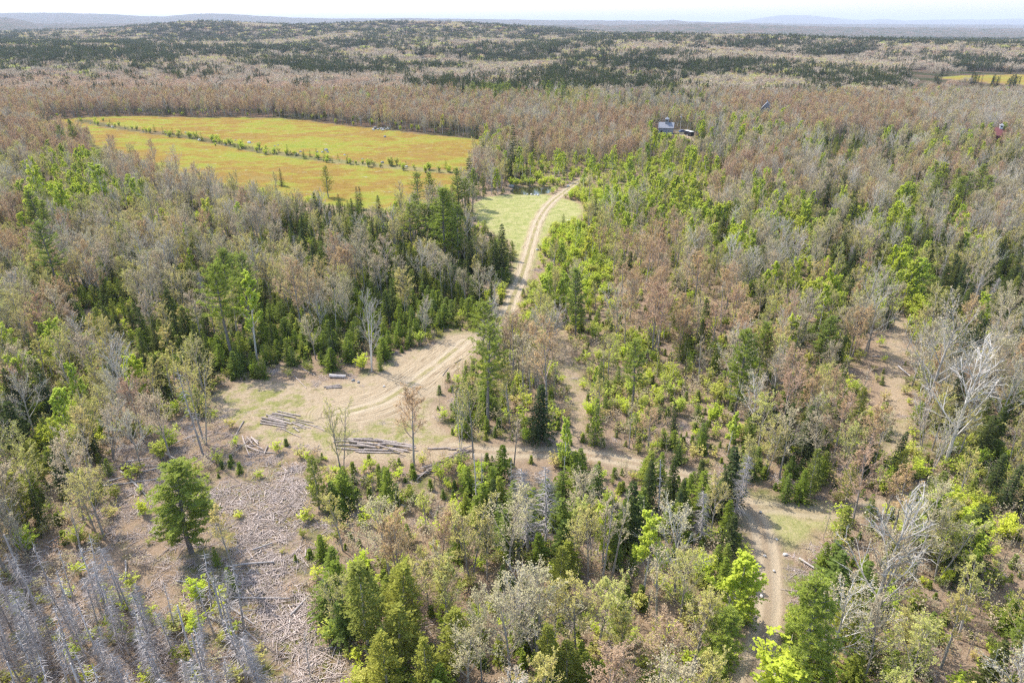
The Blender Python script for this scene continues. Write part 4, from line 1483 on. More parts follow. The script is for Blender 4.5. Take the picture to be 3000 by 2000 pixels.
# ------------------------------------------------------------------ one object that stands for trees nobody could count
def scatter_nodes(name, coll):
    ng = bpy.data.node_groups.new(name, 'GeometryNodeTree')
    ng.interface.new_socket('Geometry', in_out='INPUT', socket_type='NodeSocketGeometry')
    ng.interface.new_socket('Geometry', in_out='OUTPUT', socket_type='NodeSocketGeometry')
    N = ng.nodes
    gi, go = N.new('NodeGroupInput'), N.new('NodeGroupOutput')
    ci = N.new('GeometryNodeCollectionInfo')
    ci.inputs['Collection'].default_value = coll
    ci.inputs['Separate Children'].default_value = True
    ci.inputs['Reset Children'].default_value = True
    ip = N.new('GeometryNodeInstanceOnPoints')
    ip.inputs['Pick Instance'].default_value = True

    def attr(n, t):
        a = N.new('GeometryNodeInputNamedAttribute')
        a.data_type = t
        a.inputs['Name'].default_value = n
        return a.outputs['Attribute']
    er = N.new('FunctionNodeEulerToRotation')
    L = ng.links
    L.new(attr('turn', 'FLOAT_VECTOR'), er.inputs[0])
    L.new(gi.outputs[0], ip.inputs['Points'])
    L.new(ci.outputs[0], ip.inputs['Instance'])
    L.new(attr('pick', 'INT'), ip.inputs['Instance Index'])
    L.new(er.outputs[0], ip.inputs['Rotation'])
    L.new(attr('size', 'FLOAT_VECTOR'), ip.inputs['Scale'])
    L.new(ip.outputs[0], go.inputs[0])
    return ng


def scatter(name, meshes, pts, label, cat):
    """pts: (x, y, z, pick, turn, sx, sz)"""
    if not pts:
        return
    coll = bpy.data.collections.new(name + '_sources')
    for i, me in enumerate(meshes):
        coll.objects.link(bpy.data.objects.new('%s_source_%02d' % (name, i), me))
    me = bpy.data.meshes.new(name)
    A = np.array(pts, float)
    me.vertices.add(len(A))
    me.vertices.foreach_set('co', A[:, :3].astype(np.float32).ravel())
    a = me.attributes.new('pick', 'INT', 'POINT')
    a.data.foreach_set('value', A[:, 3].astype(np.int32))
    a = me.attributes.new('turn', 'FLOAT_VECTOR', 'POINT')
    a.data.foreach_set('vector', np.stack([A[:, 3] * 0, A[:, 3] * 0, A[:, 4]], -1).astype(np.float32).ravel())
    a = me.attributes.new('size', 'FLOAT_VECTOR', 'POINT')
    a.data.foreach_set('vector', np.stack([A[:, 5], A[:, 5], A[:, 6]], -1).astype(np.float32).ravel())
    me.update()
    o = link(name, me)
    md = o.modifiers.new('scatter', 'NODES')
    md.node_group = scatter_nodes(name, coll)
    tag(o, label, cat, None, 'stuff')
    return o


def clump_mesh(key, seed, size):
    """A small piece of far wood, some 6 to 9 light trees of one kind."""
    r = random.Random(seed)
    W = MB()
    n = 7
    lm, tm = {'S': (L_SPRUCE, B_DARK), 'F': (L_FIR, B_DARK), 'P': (L_SPRUCE, B_DARK), 'M': (L_MAPLE, B_RTWIG), 'G': (L_TAN, B_TWIG), 'Y': (L_YELL, B_TWIG), 'B': (L_LIME, B_TWIG)}[key]  # far pines get the darker spruce needles: shade on their sides put into colour
    for i in range(n):
        x, y = r.uniform(-.5, .5) * size, r.uniform(-.5, .5) * size
        h = r.uniform(8, 13) if key in 'SP' else r.uniform(8, 11.5)
        if key == 'S' or (key == 'P' and r.random() < .4):
            rad = r.uniform(1.3, 2.0)
            T, C = conifer(seed * 31 + i, h, rad, .12, .95, .2, .95, .3)
        elif key == 'P':
            T, C = MB(), MB()
            T.tube([(0, 0, 0), (0, 0, h * 1.3)], [.2, .05], 4)
            for q in range(150):
                t = r.random()
                rr = (1 - t) ** .6 * 2.9 * r.uniform(.2, 1)
                a = r.uniform(0, 6.28)
                d = norm((math.cos(a), math.sin(a), r.uniform(-.1, .6)))
                C.leaf((math.cos(a) * rr, math.sin(a) * rr, h * (.45 + .85 * t)), d, perp(d, r, .28), r.uniform(.6, 1.1))
        else:
            T, C = MB(), MB()
            T.tube([(0, 0, 0), (r.uniform(-.4, .4), r.uniform(-.4, .4), h * .8)], [.13, .04], 4)
            rw = r.uniform(2.2, 3.2)
            for q in range(26):
                a = r.uniform(0, 6.28)
                z0 = h * r.uniform(.35, .7)
                L = rw * r.uniform(.5, 1)
                C.ribbon((0, 0, z0), (math.cos(a) * L, math.sin(a) * L, min(h, z0 + L * r.uniform(.5, 1.3))), (0, 0, .07), 1)
            lf = 230 if key in 'MBY' else 190
            for q in range(lf):
                v = rv(r, r.random() ** .4)
                c = (v[0] * rw, v[1] * rw, h * .68 + v[2] * h * .32)
                s = r.uniform(.14, .30)
                C.quad(c, *level(r, s, .8), 0 if r.random() < {'G': .25, 'M': .5}.get(key, .75) else 1)
        W.add(T.moved((x, y, -.3), 0, 1), 1)
        o = C.moved((x, y, -.3), r.uniform(0, 6.28), 1)
        k0 = len(W.V)
        W.V += o.V
        W.F += [tuple(i + k0 for i in f) for f in o.F]
        W.M += o.M
    return W.mesh('far_%s' % key, [lm, tm])


def zone_labels(ind):
    """A label for each tree that says where it stands among its like."""
    P = np.array([(t[1], t[2]) for t in ind])
    dep = np.maximum(60, P[:, 1])
    zi = np.empty(len(ind), int)
    for i, (x, y) in enumerate(P):
        zi[i] = np.argmin(((ANX[:, 0] - x) / y) ** 2 * 1.0 + (np.log(ANX[:, 1] / y)) ** 2 * 1.0)
    cells = {}
    for i, t in enumerate(ind):
        cells.setdefault((KINDS[t[0]].noun, zi[i]), []).append(i)
    out = [None] * len(ind)
    for (noun, z), ids in cells.items():
        ids.sort(key=lambda i: ind[i][2])
        n = len(ids)
        rows = [ids] if n <= 7 else ([ids[:(n + 1) // 2], ids[(n + 1) // 2:]] if n <= 16 else [ids[:n // 3], ids[n // 3:2 * n // 3], ids[2 * n // 3:]])
        names = {1: [''], 2: ['near row ', 'far row '], 3: ['near row ', 'middle row ', 'far row ']}[len(rows)]
        for rname, row in zip(names, rows):
            row.sort(key=lambda i: ind[i][1] / ind[i][2])
            for q, i in enumerate(row):
                k, x, y, zz, h, code = ind[i]
                lo, hi = HEIGHT[k]
                f = (h - lo) / (hi - lo)
                size = 'short ' if f < .33 else ('tall ' if f > .67 else 'middling ')
                if len(row) == 1:
                    out[i] = '%s%s, the only one %s%s' % (size, noun, ('of its ' + rname) if rname else '', ANCHORS[z][1])
                else:
                    out[i] = '%s%s, %s from left %s%s' % (size, noun, ordinal(q), ('in the ' + rname) if rname else '', ANCHORS[z][1])
    for i, l in enumerate(out):
        l = l.replace('in the near row', 'in near row').replace('in the far row', 'in far row').replace('in the middle row', 'in middle row')
        out[i] = l if len(l.split()) <= 16 else l.split(' ', 1)[1]
    return out


CAP = 300
STUFF = {'S': ('distant_spruces', 'dark spruces filling the woods farther off', 'spruces'),
         'F': ('distant_firs', 'low bushy firs farther off in the woods', 'firs'),
         'P': ('distant_pines', 'tall pines standing in the far woods', 'pines'),
         'M': ('distant_maples', 'russet budding maple woods behind the blueberry field and beyond', 'maple woods'),
         'G': ('distant_bare_trees', 'grey leafless woods farther off', 'woods'),
         'Y': ('distant_budding_trees', 'yellow budding trees farther off in the woods', 'trees'),
         'B': ('distant_birches', 'lime leaved birches farther off in the woods', 'birches'),
         'C': ('distant_cedars', 'olive cedars farther off in the woods', 'cedars'),
         'D': ('distant_dead_trees', 'grey dead trees farther off in the woods', 'dead trees'),
         'H': ('distant_shrubs', 'lime shrubs farther off in the woods', 'shrubs')}


def grow():
    hero_trees()
    hedge_plants()
    trees = collect()
    hero_n = {}
    for t in HEROES:
        hero_n[t[0]] = hero_n.get(t[0], 0) + 1
    hero_n['G'] = hero_n.get('G', 0) + hero_n.get('W', 0)
    hero_n['H'] = hero_n.get('H', 0) + 72
    hero_n['F'] = hero_n.get('F', 0) + 42
    by = {}
    for t in trees:
        by.setdefault(t[0], []).append(t)
    ind, rest = [], {}
    for k, ts in by.items():
        def key(t):
            px, py, dep = project(t[1], t[2], t[3] + t[4] * .5)
            vis = -200 * 0 + (0 if -20 < px < 3020 and py < 2040 else 1)
            return (vis, dep / max(.5, t[4]) ** .5)
        ts.sort(key=key)
        n = CAP - hero_n.get(k, 0)
        ind += ts[:n]
        rest[k] = ts[n:]
    labs = zone_labels(ind)
    for t, lab in zip(ind, labs):
        k, x, y, z, h, code = t
        dep = project(x, y, z)[2]
        pxh = 683 * h / dep
        nv = len(VAR[k])
        vi = RG.randrange(nv)
        if code == 't' and k in 'GY':
            vi = 4
        plant(k, vi, (x, y, z - .05), h, RG.uniform(0, 6.28), RG.uniform(.85, 1.15) * (RG.uniform(1.0, 1.4) if k in 'SF' else 1), lab, pxh > 22, (RG.gauss(0, .03), RG.gauss(0, .03)))
    far = far_clumps()
    cl = {}
    for c in far:
        cl.setdefault(c[0], []).append(c)
    for k, (name, lab, cat) in STUFF.items():
        meshes = [w for _, _, _, w in VAR[k]]
        hr = VAR[k][0][0]
        pts = []
        for (_, x, y, z, h, code) in rest.get(k, []):
            s = h / hr
            vi = 4 if (code == 't' and k in 'GY') else RG.randrange(len(VAR[k]))
            w = s * RG.uniform(.85, 1.15) * (RG.uniform(1.0, 1.4) if k in 'SF' else 1)
            pts.append((x, y, z - .05, vi, RG.uniform(0, 6.28), w, s))
        if k in cl and k in 'SFPMGYB':
            n0 = len(meshes)
            meshes = meshes + [clump_mesh(k, 900 + i, 11) for i in range(3)]
            for _, x, y, z, cell in cl[k]:
                s = cell / 10.5
                pts.append((x, y, z - .4, n0 + RG.randrange(3), RG.uniform(0, 6.28), s, min(1.25, s ** .35)))
        scatter(name, meshes, pts, lab, cat)
        print(name, len(pts))
    return trees


grow()

# ------------------------------------------------------------------ ground cover: seedlings, brush, grass, sticks
def cover_meshes():
    out = {}
    fir = []
    for i in range(3):
        T, C = conifer(300 + i, 1.3, .55, .03, step=.13, droop=.05, size=.17, ragged=.4, power=.7)
        fir.append(C.mesh('seedling_fir', [L_FIR]))
    out['fir'] = fir
    leafy = []
    for i in range(4):
        T, C = bush(320 + i, 1.2, .7, 5, .07, 4)
        W = MB()
        W.add(T, 0)
        W.add(C, 1)
        leafy.append(W.mesh('leafy_seedling', [B_TWIG, L_SHRUB if i < 2 else (L_YELL if i == 2 else L_CEDAR)]))
    out['leafy'] = leafy
    brush = []
    for i in range(4):
        r = random.Random(340 + i)
        W = MB()
        for s in range(9):
            a = r.uniform(0, 6.28)
            q = r.uniform(.1, .9)
            h = r.uniform(.8, 2.0)
            p, e = (math.cos(a) * q * .5, math.sin(a) * q * .5, 0), (math.cos(a) * q, math.sin(a) * q, h)
            W.ribbon(p, e, perp(norm((e[0] - p[0], e[1] - p[1], h)), r, .016), 0)
            for k in range(6):
                f = r.uniform(.3, 1)
                m = (p[0] + (e[0] - p[0]) * f, p[1] + (e[1] - p[1]) * f, h * f)
                t = (m[0] + r.uniform(-.35, .35), m[1] + r.uniform(-.35, .35), m[2] + r.uniform(.1, .4))
                W.ribbon(m, t, (.008, .008, 0), 0)
                for z in range(2):
                    W.quad((t[0] + r.uniform(-.06, .06), t[1] + r.uniform(-.06, .06), t[2]), *level(r, .05), 1)
        brush.append(W.mesh('brush', [B_TWIG, L_MAPLE if i == 1 else L_TAN]))
    out['brush'] = brush
    pole = []
    for i in range(4):
        r = random.Random(360 + i)
        W = MB()
        h = r.uniform(3.0, 4.5)
        W.tube([(0, 0, -.1), (r.uniform(-.1, .1), r.uniform(-.1, .1), h * .5), (r.uniform(-.3, .3), r.uniform(-.3, .3), h)], [.035, .025, .008], 4, 0)
        for k in range(16):
            f = r.uniform(.4, 1)
            a = r.uniform(0, 6.28)
            L = r.uniform(.3, .7)
            t = (math.cos(a) * L, math.sin(a) * L, h * f + L * .6)
            W.ribbon((0, 0, h * f), t, (0, 0, .012), 0)
            for z in range(3 if i % 2 else 2):
                v = rv(r)
                W.quad((t[0] * r.uniform(.5, 1), t[1] * r.uniform(.5, 1), t[2] - r.uniform(0, .3)), (v[0] * .06, v[1] * .06, v[2] * .06), perp(v, r, .045), 1)
        pole.append(W.mesh('pole_sapling', [B_GREY if i % 2 else B_TWIG, L_YELL if i % 2 else L_TAN]))
    out['pole'] = pole
    tuft = []
    for i in range(3):
        r = random.Random(380 + i)
        W = MB()
        for k in range(46):
            a = r.uniform(0, 6.28)
            q = r.random() ** .5 * .55
            d = norm((r.uniform(-.7, .7), r.uniform(-.7, .7), 1))
            W.leaf((math.cos(a) * q, math.sin(a) * q, -.02), d, perp(d, r, .018), r.uniform(.12, .32))
        tuft.append(W.mesh('grass_tuft', [L_GRASS]))
    out['tuft'] = tuft
    stick = []
    for i in range(5):
        r = random.Random(400 + i)
        W = MB()
        n = (44, 38, 30, 24, 18)[i]
        for k in range(n):
            x, y, a = r.uniform(-1, 1), r.uniform(-1, 1), r.uniform(0, 3.14)
            L = r.uniform(.4, 1.3) * (1 if r.random() < .8 else 1.8)
            w = r.uniform(.010, .030) if r.random() < .85 else r.uniform(.03, .055)
            b = r.uniform(-.06, .06)
            z0, z1 = r.uniform(.0, .16), r.uniform(.0, .22)
            dx, dy = math.cos(a) * L * .5, math.sin(a) * L * .5
            W.tube([(x - dx, y - dy, z0), (x + b, y + b, (z0 + z1) / 2 + .03), (x + dx, y + dy, z1)], [w, w * .85, w * .5], 4, 0)
        stick.append(W.mesh('broken_branches', [B_SLASH]))
    out['stick'] = stick
    twig = []
    for i in range(3):
        r = random.Random(420 + i)
        W = MB()
        a = r.uniform(0, 6.28)
        for k in range(34):
            x, y = r.gauss(0, .5), r.gauss(0, .5)
            d = norm((r.uniform(-1, 1), r.uniform(-1, 1), r.uniform(-.1, .7)))
            L = r.uniform(.3, .9)
            W.tube([(x, y, .02), (x + d[0] * L, y + d[1] * L, .05 + max(0, d[2]) * L)], [.014, .005], 3, 0)
        twig.append(W.mesh('twig_heap', [B_DEAD]))
    out['twig'] = twig
    return out


def ground_cover():
    M = cover_meshes()
    rg = random.Random(77)
    lists = {k: [] for k in M}
    dens = {'f': dict(fir=.16, leafy=.06, brush=.05, stick=.03), 'c': dict(fir=.12, leafy=.07, brush=.07, stick=.04), 'p': dict(fir=.1, leafy=.05, brush=.04),
            'P': dict(fir=.12, leafy=.14, brush=.1, stick=.04), 'g': dict(fir=.06, leafy=.08, brush=.16, pole=.07, stick=.05), 'G': dict(fir=.05, leafy=.1, brush=.14, pole=.06),
            'y': dict(fir=.06, leafy=.12, brush=.14, pole=.06, stick=.04), 'm': dict(fir=.05, leafy=.08, brush=.18, pole=.07, stick=.03), 'b': dict(fir=.03, leafy=.2, brush=.1, pole=.05),
            'h': dict(leafy=.3, brush=.12, pole=.05, fir=.02), 'x': dict(fir=.09, leafy=.11, brush=.13, pole=.05, stick=.04), 'd': dict(leafy=.12, brush=.06, stick=.24, twig=.18, tuft=.2),
            't': dict(fir=.06, leafy=.14, brush=.10, pole=.17, stick=.05), 'C': dict(fir=.09, leafy=.14, brush=.1, stick=.05), 's': dict(stick=.20, twig=.06, leafy=.025, brush=.04, tuft=.06), 'o': dict(leafy=.01, brush=.01, stick=.03, tuft=.05)}
    pts = []
    for y0, y1, cell in ((26, 130, 1.35), (130, 230, 2.0), (230, 420, 3.4)):
        for j in range(int((y1 - y0) / cell)):
            y = y0 + j * cell
            nx = int(.9 * (y + 10) / cell)
            for i in range(-nx, nx + 1):
                pts.append((i * cell + rg.uniform(-.5, .5) * cell, y + rg.random() * cell, cell))
    A = np.array(pts)
    mk = masks(A[:, 0], A[:, 1])
    Z = terrain(A[:, 0], A[:, 1])
    hd = line_dist(HEDGE, A[:, 0], A[:, 1])[0]
    for i, (x, y, cell) in enumerate(pts):
        if mk['road'][i] > .35 or mk['pond'][i] > -.8:
            continue
        z = Z[i]
        ar = cell * cell

        def put(k, s0, s1):
            n = len(M[k])
            s = rg.uniform(s0, s1)
            lists[k].append((x, y, z - .02, rg.randrange(n), rg.uniform(0, 6.28), s, s * rg.uniform(.85, 1.2)))
        if mk['slash'][i] > .45:
            q = rg.random()
            core = mk['slash'][i] > .85
            if q < (.75 if core else .30) * ar * .6:
                put('stick', .8, 1.6)
            elif rg.random() < .55:
                put(rg.choice(('twig', 'tuft', 'tuft', 'leafy', 'leafy', 'brush', 'brush')), .5, 1.1)
            continue
        if mk['track'][i] > .4:
            if rg.random() < .05:
                put('tuft', .6, 1)
            continue
        if mk['field'][i] > .4:
            continue
        if hd[i] < 4.5 and y > 200:
            if rg.random() < .5:
                put(rg.choice(('leafy', 'leafy', 'brush', 'fir')), .8, 1.8)
            continue
        if mk['grass'][i] > .5 or mk['yard'][i] > .5:
            if rg.random() < .10 * ar * (1 + mk['lush'][i]):
                put('tuft', .4, 1.0)
            elif mk['yard'][i] > .5 and rg.random() < .035 * ar:
                put('stick', .4, .8)
            continue
        px, py, dep = project(x, y, z + 1)
        code = stand_at(px + rg.gauss(0, 25), py + rg.gauss(0, 15))
        u, acc = rg.random(), 0
        for k, d in dens[code].items():
            acc += d * ar * 1.25
            if u < acc:
                put(k, *{'fir': (.5, 1.5), 'leafy': (.6, 1.8), 'brush': (.6, 1.5), 'pole': (.6, 1.3), 'tuft': (.6, 1.3), 'stick': (.6, 1.2), 'twig': (.6, 1.3)}[k])
                break
    info = {'fir': ('fir_seedlings', 'knee high fir seedlings all through the woods', 'seedlings'), 'leafy': ('leafy_undergrowth', 'low leafy undergrowth all through the woods', 'undergrowth'),
            'brush': ('bare_brush', 'thin leafless brush all through the woods', 'brush'), 'pole': ('pole_saplings', 'slender grey saplings all through the thinned woods', 'saplings'),
            'tuft': ('grass', 'tufts of grass on the landing and clearing', 'grass'), 'stick': ('slash_litter', 'broken branches strewn over the cutover ground', 'branches'),
            'twig': ('twig_litter', 'tangles of dead grey twigs on the cutover ground', 'twigs')}
    for k, (n, lab, cat) in info.items():
        print(n, len(lists[k]))
        scatter(n, M[k], lists[k], lab, cat)


ground_cover()

# ------------------------------------------------------------------ logs
def log(p, q, r0, r1, label, group, name='log', lift=0.0, bark=None, cat='log'):
    """A felled log lying from p to q (points on the ground), bark outside and pale cut ends."""
    rg = random.Random(hash((round(p.x, 1), round(q.y, 1))) & 0xffff)
    c = (p + q) / 2
    a, b = p - c, q - c
    a.z += r0 + lift
    b.z += r1 + lift
    n = 7
    W = MB()
    pts, rad = [], []
    bend = rg.uniform(-.05, .05) * (q - p).length * .4
    side = Vector((-(b - a).y, (b - a).x, 0)).normalized()
    for i in range(n):
        t = i / (n - 1)
        v = a.lerp(b, t) + side * (bend * math.sin(math.pi * t))
        pts.append(tuple(v))
        rad.append((r0 + (r1 - r0) * t) * rg.uniform(.93, 1.07))
    W.tube(pts, rad, 9, 0, 1, .06, rg)
    o = link(name, W.mesh(name, [bark or B_LOG, B_CUT]))
    o.location = c
    return tag(o, label, cat, group)


def seg(z, x0, y0, x1, y1):
    """Two ends measured in an enlarged view z = (left, top, scale)."""
    return ground(z[0] + x0 / z[2], z[1] + y0 / z[2]), ground(z[0] + x1 / z[2], z[1] + y1 / z[2])


ZA = (500, 1000, 3.92)
ZB = (700, 1050, 3.136)
ZC = (0, 1333, 2.351)
ZD = (0, 667, 2.352)
ZE = (2000, 1333, 2.351)
ZF = (1000, 1333, 2.351)
ZG = (2000, 667, 2.352)

FRONT = [((1230, 805, 1495, 858), .13), ((1200, 822, 1400, 858), .10), ((1170, 832, 1435, 880), .14), ((1150, 842, 1300, 870), .10), ((1100, 852, 1365, 910), .17), ((1150, 862, 1372, 918), .13),
         ((1125, 880, 1390, 955), .19), ((1050, 885, 1310, 945), .18), ((1040, 918, 1335, 968), .20), ((1030, 945, 1320, 990), .15)]
words_n = ['back', 'second', 'third', 'fourth', 'fifth', 'sixth', 'seventh', 'eighth', 'ninth', 'front']
for i, (s, r) in enumerate(FRONT):
    p, q = seg(ZA, *s)
    pos = {0: 'rearmost', len(FRONT) - 1: 'foremost'}.get(i, ORD[i] + ' from the back')
    log(p, q, r, r * .85, 'log in the neat left-hand row on the landing, ' + pos, 'logs of the neat row on the landing')
THIN = [((1435, 895, 1640, 935), .09), ((1440, 918, 1620, 968), .10), ((1400, 925, 1540, 965), .10), ((1390, 938, 1545, 1003), .12), ((1470, 922, 1780, 1030), .08), ((1500, 930, 1745, 1012), .09),
        ((1560, 955, 1870, 1008), .06), ((1450, 955, 1610, 1000), .10), ((1400, 995, 1560, 1000), .08)]
for i, (s, r) in enumerate(THIN):
    p, q = seg(ZA, *s)
    log(p, q, r, r * .7, 'thin pole fanned out right of the neat log row, %s from the back' % ORD[i], 'thin poles beside the neat row')
for s, r, lab in (((1410, 992, 1475, 1040), .15, 'short log stub in front of the thin poles'), ((1275, 1000, 1500, 1105), .09, 'long thin pole lying loose in front of the neat log row'),
                  ((840, 920, 710, 1170), .12, 'crooked pale pole leaning off the slash beside the crossed logs')):
    p, q = seg(ZA, *s)
    log(p, q, r, r * .7, lab, None)
HEAP = [((885, 748, 1230, 737), .16, .0), ((870, 772, 1200, 750), .15, .0), ((1000, 768, 1335, 787), .18, .35), ((900, 802, 1180, 792), .17, .0), ((930, 778, 1250, 812), .19, .3), ((1060, 772, 1330, 792), .17, .6),
        ((1240, 748, 1450, 768), .14, .0), ((1260, 762, 1440, 792), .16, .3), ((900, 827, 1160, 847), .16, .0), ((1090, 808, 1260, 838), .18, .32), ((1280, 812, 1430, 802), .2, .3), ((1330, 802, 1630, 842), .17, .3),
        ((1380, 827, 1550, 852), .18, .0), ((1420, 802, 1620, 808), .16, .0), ((1450, 778, 1600, 802), .14, .0), ((1070, 857, 1480, 867), .10, .0), ((1100, 866, 1400, 870), .09, .0), ((1150, 842, 1420, 852), .17, .0),
        ((1010, 790, 1300, 822), .15, .55), ((1210, 778, 1500, 815), .15, .5), ((960, 812, 1240, 830), .15, .3), ((1400, 835, 1570, 862), .14, .0)]
for i, (s, r, lf) in enumerate(HEAP):
    p, q = seg(ZB, *s)
    log(p, q, r, r * .85, 'log in the big loose heap on the landing, %s counting from its left end' % ORD[min(19, i)] if i < 20 else ('log jutting from the big heap towards the rust budded maple, upper' if i == 20 else 'log at the right foot of the big heap below the maple'), 'logs of the big loose heap', lift=lf)
p, q = seg(ZB, 1180, 797, 1515, 887)
log(p, q, .15, .11, 'pale peeled log lying slanting across the front of the big heap', None, lift=.42, bark=B_SLASH)
rg = random.Random(5)
for i in range(34):
    if i < 18:
        cx, cy_ = 1900 + 190 * rg.random(), 850 + 150 * rg.random()
        cy_ = 990 - (cx - 1850) * .58 + rg.uniform(-28, 28)
    else:
        cx, cy_ = 1670 + 180 * rg.random(), 0
        cy_ = 1085 - (cx - 1650) * .55 + rg.uniform(-30, 30)
    L = rg.uniform(50, 110)
    a = math.radians(rg.gauss(-24, 12))
    p, q = seg(ZB, cx - L * math.cos(a), cy_ - L * .6 * math.sin(a), cx + L * math.cos(a), cy_ + L * .6 * math.sin(a))
    r = rg.uniform(.05, .11)
    log(p, q, r, r * .7, 'thin pole of the brush heap below the golden tree, %s in the %s part' % (ORD[i if i < 18 else i - 18], 'upper' if i < 18 else 'lower'), 'thin poles of the brush heap', lift=rg.uniform(0, .55), bark=B_LOG if rg.random() < .6 else B_SLASH)
for s, r, lab in (((780, 266, 930, 243), .12, 'rear log of the small group of four at the thicket foot'), ((830, 256, 925, 246), .10, 'short top log of the small group of four at the thicket foot'),
                  ((790, 263, 950, 256), .12, 'middle log of the small group of four at the thicket foot'), ((800, 277, 945, 270), .15, 'front log of the small group of four at the thicket foot'),
                  ((835, 172, 985, 176), .36, 'thick weathered grey log lying alone at the thicket foot'), ((1730, 832, 1945, 824), .14, 'pale log lying alone right of the big heap'),
                  ((1920, 832, 2090, 840), .11, 'thin log touching the brush heap top'), ((505, 160, 620, 275), .09, 'slanting dead pole, lower of two at the thicket foot'),
                  ((590, 100, 700, 158), .09, 'slanting dead pole, upper of two at the thicket foot'), ((1980, 45, 2045, 5), .10, 'log beside the ruts under the pine bank'),
                  ((1870, 160, 1925, 90), .08, 'thin pole beside the ruts, left of the pine bank')):
    p, q = seg(ZB, *s)
    log(p, q, r, r * .85, lab, None, bark=B_DEAD if r > .3 else None)
CROSS = [(825, 1095, 905, 1320), (760, 1185, 915, 1225), (670, 1330, 940, 1125), (880, 1120, 945, 1200), (930, 1120, 1010, 1205), (860, 1207, 980, 1202), (880, 1228, 1020, 1282), (1020, 1272, 1215, 1287), (1000, 1225, 1065, 1257), (1115, 1210, 1075, 1305), (945, 1125, 1010, 1170)]
cl = ['upright one on the left', 'short one through the left crossing', 'longest slanting one', 'short upper one', 'steep one on the right side', 'flat one in the centre', 'curved lower one', 'thin tail one on the right', 'stubby one under the centre', 'separate steep one at the right end', 'top corner one']
for s, l in zip(CROSS, cl):
    p, q = seg(ZA, *s)
    log(p, q, .12, .09, 'pale pole in the jumble of crossed poles, ' + l, 'jumble of crossed pale poles', lift=random.Random(s[0]).uniform(0, .3), bark=B_SLASH)
for i, s in enumerate(((1560, 855, 1557, 868), (1568, 856, 1565, 877), (1574, 860, 1569, 874))):
    p, q = ground(s[2], s[3]), ground(s[0], s[1])
    q.z += 1.0
    log(p, q, .2, .18, 'white birch log leaning at the roadside, ' + ('left', 'middle', 'right')[i] + ' of three', 'white birch logs at the roadside', bark=B_BIRCH)

